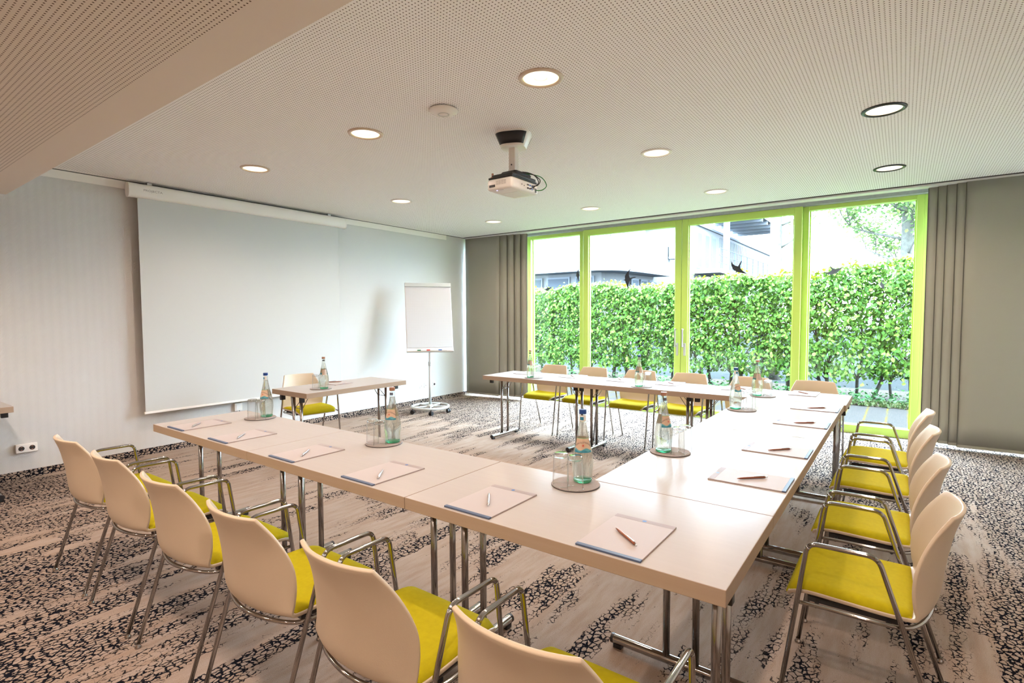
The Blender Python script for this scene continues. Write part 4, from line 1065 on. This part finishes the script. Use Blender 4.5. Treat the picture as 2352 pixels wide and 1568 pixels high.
# trees beyond the hedge
def branch(bm, p, d, L, r, depth, tips, rg, n=7):
    segs = 4; pts_ = [p.copy()]; dd = d.copy()
    for s in range(segs):
        dd = (dd + Vector((rg.gauss(0, .12), rg.gauss(0, .12), rg.gauss(0.03, .06)))).normalized(); pts_.append(pts_[-1] + dd * L / segs)
    tube(bm, pts_, r, n, radii=[r * (1 - 0.55 * i / segs) for i in range(segs + 1)])
    if depth <= 0: tips += pts_[2:]; return
    for q in range(4):
        b = pts_[rg.randint(1, segs)]
        nd = (dd + Vector((rg.uniform(-1, 1), rg.uniform(-1, 1), rg.uniform(-0.2, 0.8)))).normalized()
        branch(bm, b, nd, L * 0.62, r * 0.45, depth - 1, tips, rg, 5)
def tree(name, loc, h, r, crown_z, label, nbr, spread, leaf_n, lsize, seed, grp, extra=None, lean=0.0):
    rg = random.Random(seed); root = thing(name, loc, label=label, cat='tree', group=grp)
    bm = bmesh.new(); tips = []
    tr = [Vector((lean * z / h, 0.02 * math.sin(z), z)) for z in [h * k / 8 for k in range(9)]]
    tube(bm, tr, r, 14, radii=[r * (1.08 - 0.35 * k / 8) for k in range(9)])
    fin('trunk', bm, M_BARK, root, smooth=True)
    bm = bmesh.new()
    for k in range(nbr):
        z = crown_z + (h - crown_z) * (k + 0.5) / nbr; a = k * 2.4 + rg.uniform(-.3, .3)
        branch(bm, Vector((lean * z / h, 0, z)), Vector((math.cos(a), math.sin(a), rg.uniform(0.2, 0.9))).normalized(), spread * rg.uniform(0.7, 1.1), r * 0.28, 2, tips, rg)
    if extra:
        for p, d, L in extra: branch(bm, Vector(p), Vector(d).normalized(), L, r * 0.2, 1, tips, rg)
    fin('branches', bm, M_BARK, root, smooth=True)
    pts_ = []
    for _ in range(leaf_n):
        q = rg.choice(tips); pts_.append((q.x + rg.gauss(0, .16), q.y + rg.gauss(0, .16), q.z + rg.gauss(0, .13)))
    leaves(pts_, lsize, M_TREELEAF, 'foliage', root, droop=0.4, seed=seed + 1)
tree('broadleaf_tree', (4.02, 12.0, -0.06), 6.5, 0.135, 3.9, 'lichen-spotted tree trunk standing behind the hedge, seen through the right door', 5, 1.5, 2600, 0.085, 7, 'trees beyond the hedge',
     extra=[((0.1, 0, 3.0), (0.9, -0.1, 0.35), 0.9), ((0.1, 0, 3.5), (1, -0.2, 0.25), 1.3), ((0.1, 0, 3.8), (1, 0.2, 0.1), 1.5), ((0.1, 0, 4.0), (1, -0.1, -0.1), 1.4)])
tree('broadleaf_tree', (6.42, 14.2, -0.06), 6.0, 0.13, 2.3, 'full pale green leafy tree at the right window behind the hedge', 18, 1.25, 16000, 0.085, 15, 'trees beyond the hedge')

# white office building with a rounded corner
b = thing('office_building', (-6, 20, 0), label='white building with a rounded balcony band behind the left windows', cat='building')
def path_wall(bm, path, z0, z1, th):
    P_ = [Vector((x + 6, y - 20, 0)) for x, y in path]; L_ = []
    for i, p in enumerate(P_):
        a = P_[max(i - 1, 0)]; c = P_[min(i + 1, len(P_) - 1)]; d = (c - a).normalized(); nrm = Vector((-d.y, d.x, 0))
        L_.append((p, p + nrm * th))
    V_ = [[bm.verts.new((q.x, q.y, z)) for q in pr for z in (z0, z1)] for pr in L_]
    for A, B in zip(V_, V_[1:]):
        bm.faces.new((A[0], B[0], B[1], A[1])); bm.faces.new((A[2], A[3], B[3], B[2])); bm.faces.new((A[1], B[1], B[3], A[3])); bm.faces.new((A[0], A[2], B[2], B[0]))
    bm.faces.new((V_[0][0], V_[0][1], V_[0][3], V_[0][2])); bm.faces.new((V_[-1][0], V_[-1][2], V_[-1][3], V_[-1][1]))
front = [(-16, 20.6), (-10, 20.2), (-6.2, 20.0), (-5.2, 20.0), (-4.6, 20.1), (-4.1, 20.45), (-3.8, 21.0), (-3.6, 22.0), (-3.5, 24.0), (-3.45, 26.0)]
bm = bmesh.new(); path_wall(bm, front, 3.55, 4.9, 0.35); bmesh.ops.recalc_face_normals(bm, faces=bm.faces); fin('balcony_band', bm, M_FACADE, b)
inner = [(x - (0.9 if i > 4 else 0.4), min(y + 1.1, 26.5)) for i, (x, y) in enumerate(front)]
bm = bmesh.new(); path_wall(bm, inner, -0.1, 3.6, 0.3); bmesh.ops.recalc_face_normals(bm, faces=bm.faces); fin('ground_floor_wall', bm, M_FACADE, b)
bm = bmesh.new(); path_wall(bm, [(x - 1.5, min(y + 2.2, 26.2 + 0.01 * i)) for i, (x, y) in enumerate(front)], 4.6, 7.4, 0.3); bmesh.ops.recalc_face_normals(bm, faces=bm.faces); fin('upper_wall', bm, M_FACADE, b)
bm = bmesh.new(); path_wall(bm, front, 3.40, 3.55, 1.5); bmesh.ops.recalc_face_normals(bm, faces=bm.faces); fin('soffit', bm, M_FACADE2, b)
for (x0, x1, y) in ((-9.6, -8.2, 21.1), (-7.9, -6.6, 21.05), (-6.3, -5.3, 21.05)):
    w = fin('window', BX(x0 + 6, x1 + 6, y - 20 - 0.04, y - 20 + 0.01, 2.1, 3.25), M_FACADE2, b)
    fin('pane', BX(x0 + 6.08, x1 + 5.92, y - 20 - 0.06, y - 20 - 0.04, 2.18, 3.17), M_WINDARK, w)
for (y0, y1) in ((23.2, 24.0), (24.3, 25.1), (25.4, 26.4)):
    w = fin('window', BX(-4.40 + 6, -4.34 + 6, y0 - 20, y1 - 20, 2.1, 3.2), M_FACADE2, b)
    fin('pane', BX(-4.34 + 6, -4.32 + 6, y0 - 20 + .08, y1 - 20 - .08, 2.18, 3.12), M_WINDARK, w)
for k in range(6):
    fin('facade_strip', BX(-5.35 + 6, -5.28 + 6, 22.9 + k * 0.8 - 20, 23.05 + k * 0.8 - 20, 5.0, 7.2), M_FACADE2, b)
fin('air_conditioner', BX(2.60, 2.94, 5.6, 5.96, 4.25, 5.10, 0.02), M_FACADE2, b)
fin('wall_bracket', BX(2.48, 2.7, 5.7, 5.85, 4.3, 4.4), M_FACADE2, b)
# second building with an access gallery
b = thing('gallery_building', (-2.6, 27.2, 0), label='pale building with an outdoor railed gallery behind the right glass door', cat='building')
fin('wall', BX(-6.0, 0.0, 0.0, 22.0, 0.0, 6.2), M_FACADE, b)
fin('roof_edge', BX(-6.0, 0.12, -0.1, 22.0, 6.16, 6.28), M_FACADE2, b)
fin('gallery_slab', BX(0.0, 1.4, -0.3, 12.0, 3.55, 3.78), M_FACADE, b)
bm = bmesh.new()
for k in range(9): box(bm, 1.33, 1.37, -0.25 + k * 1.5, -0.21 + k * 1.5, 3.78, 4.82)
for z in (4.05, 4.42, 4.80): box(bm, 1.335, 1.365, -0.25, 11.9, z, z + 0.03)
fin('railing', bm, M_STEELRAIL, b)
fin('column', BX(1.15, 1.42, 1.2, 1.45, 0.0, 6.5), M_FACADE2, b)
fin('canopy', BX(0.0, 2.6, 2.2, 9.5, 6.75, 6.9), M_FACADE, b)
for k in range(6): fin('canopy_beam', BX(0.0, 2.55, 2.4 + k * 1.3, 2.6 + k * 1.3, 6.55, 6.75), M_FACADE2, b)
for k in range(3):
    w = fin('window', BX(0.0, 0.03, 0.4 + k * 1.35, 1.3 + k * 1.35, 3.9, 5.9), M_FACADE2, b); fin('pane', BX(0.03, 0.035, 0.48 + k * 1.35, 1.22 + k * 1.35, 4.0, 5.8), M_WINDARK, w)
bm = bmesh.new()
for k in range(26): box(bm, 0.0, 0.03, 4.8 + k * 0.30, 4.88 + k * 0.30, 3.9, 6.0)
fin('louvre_cladding', bm, M_FACADE2, b)
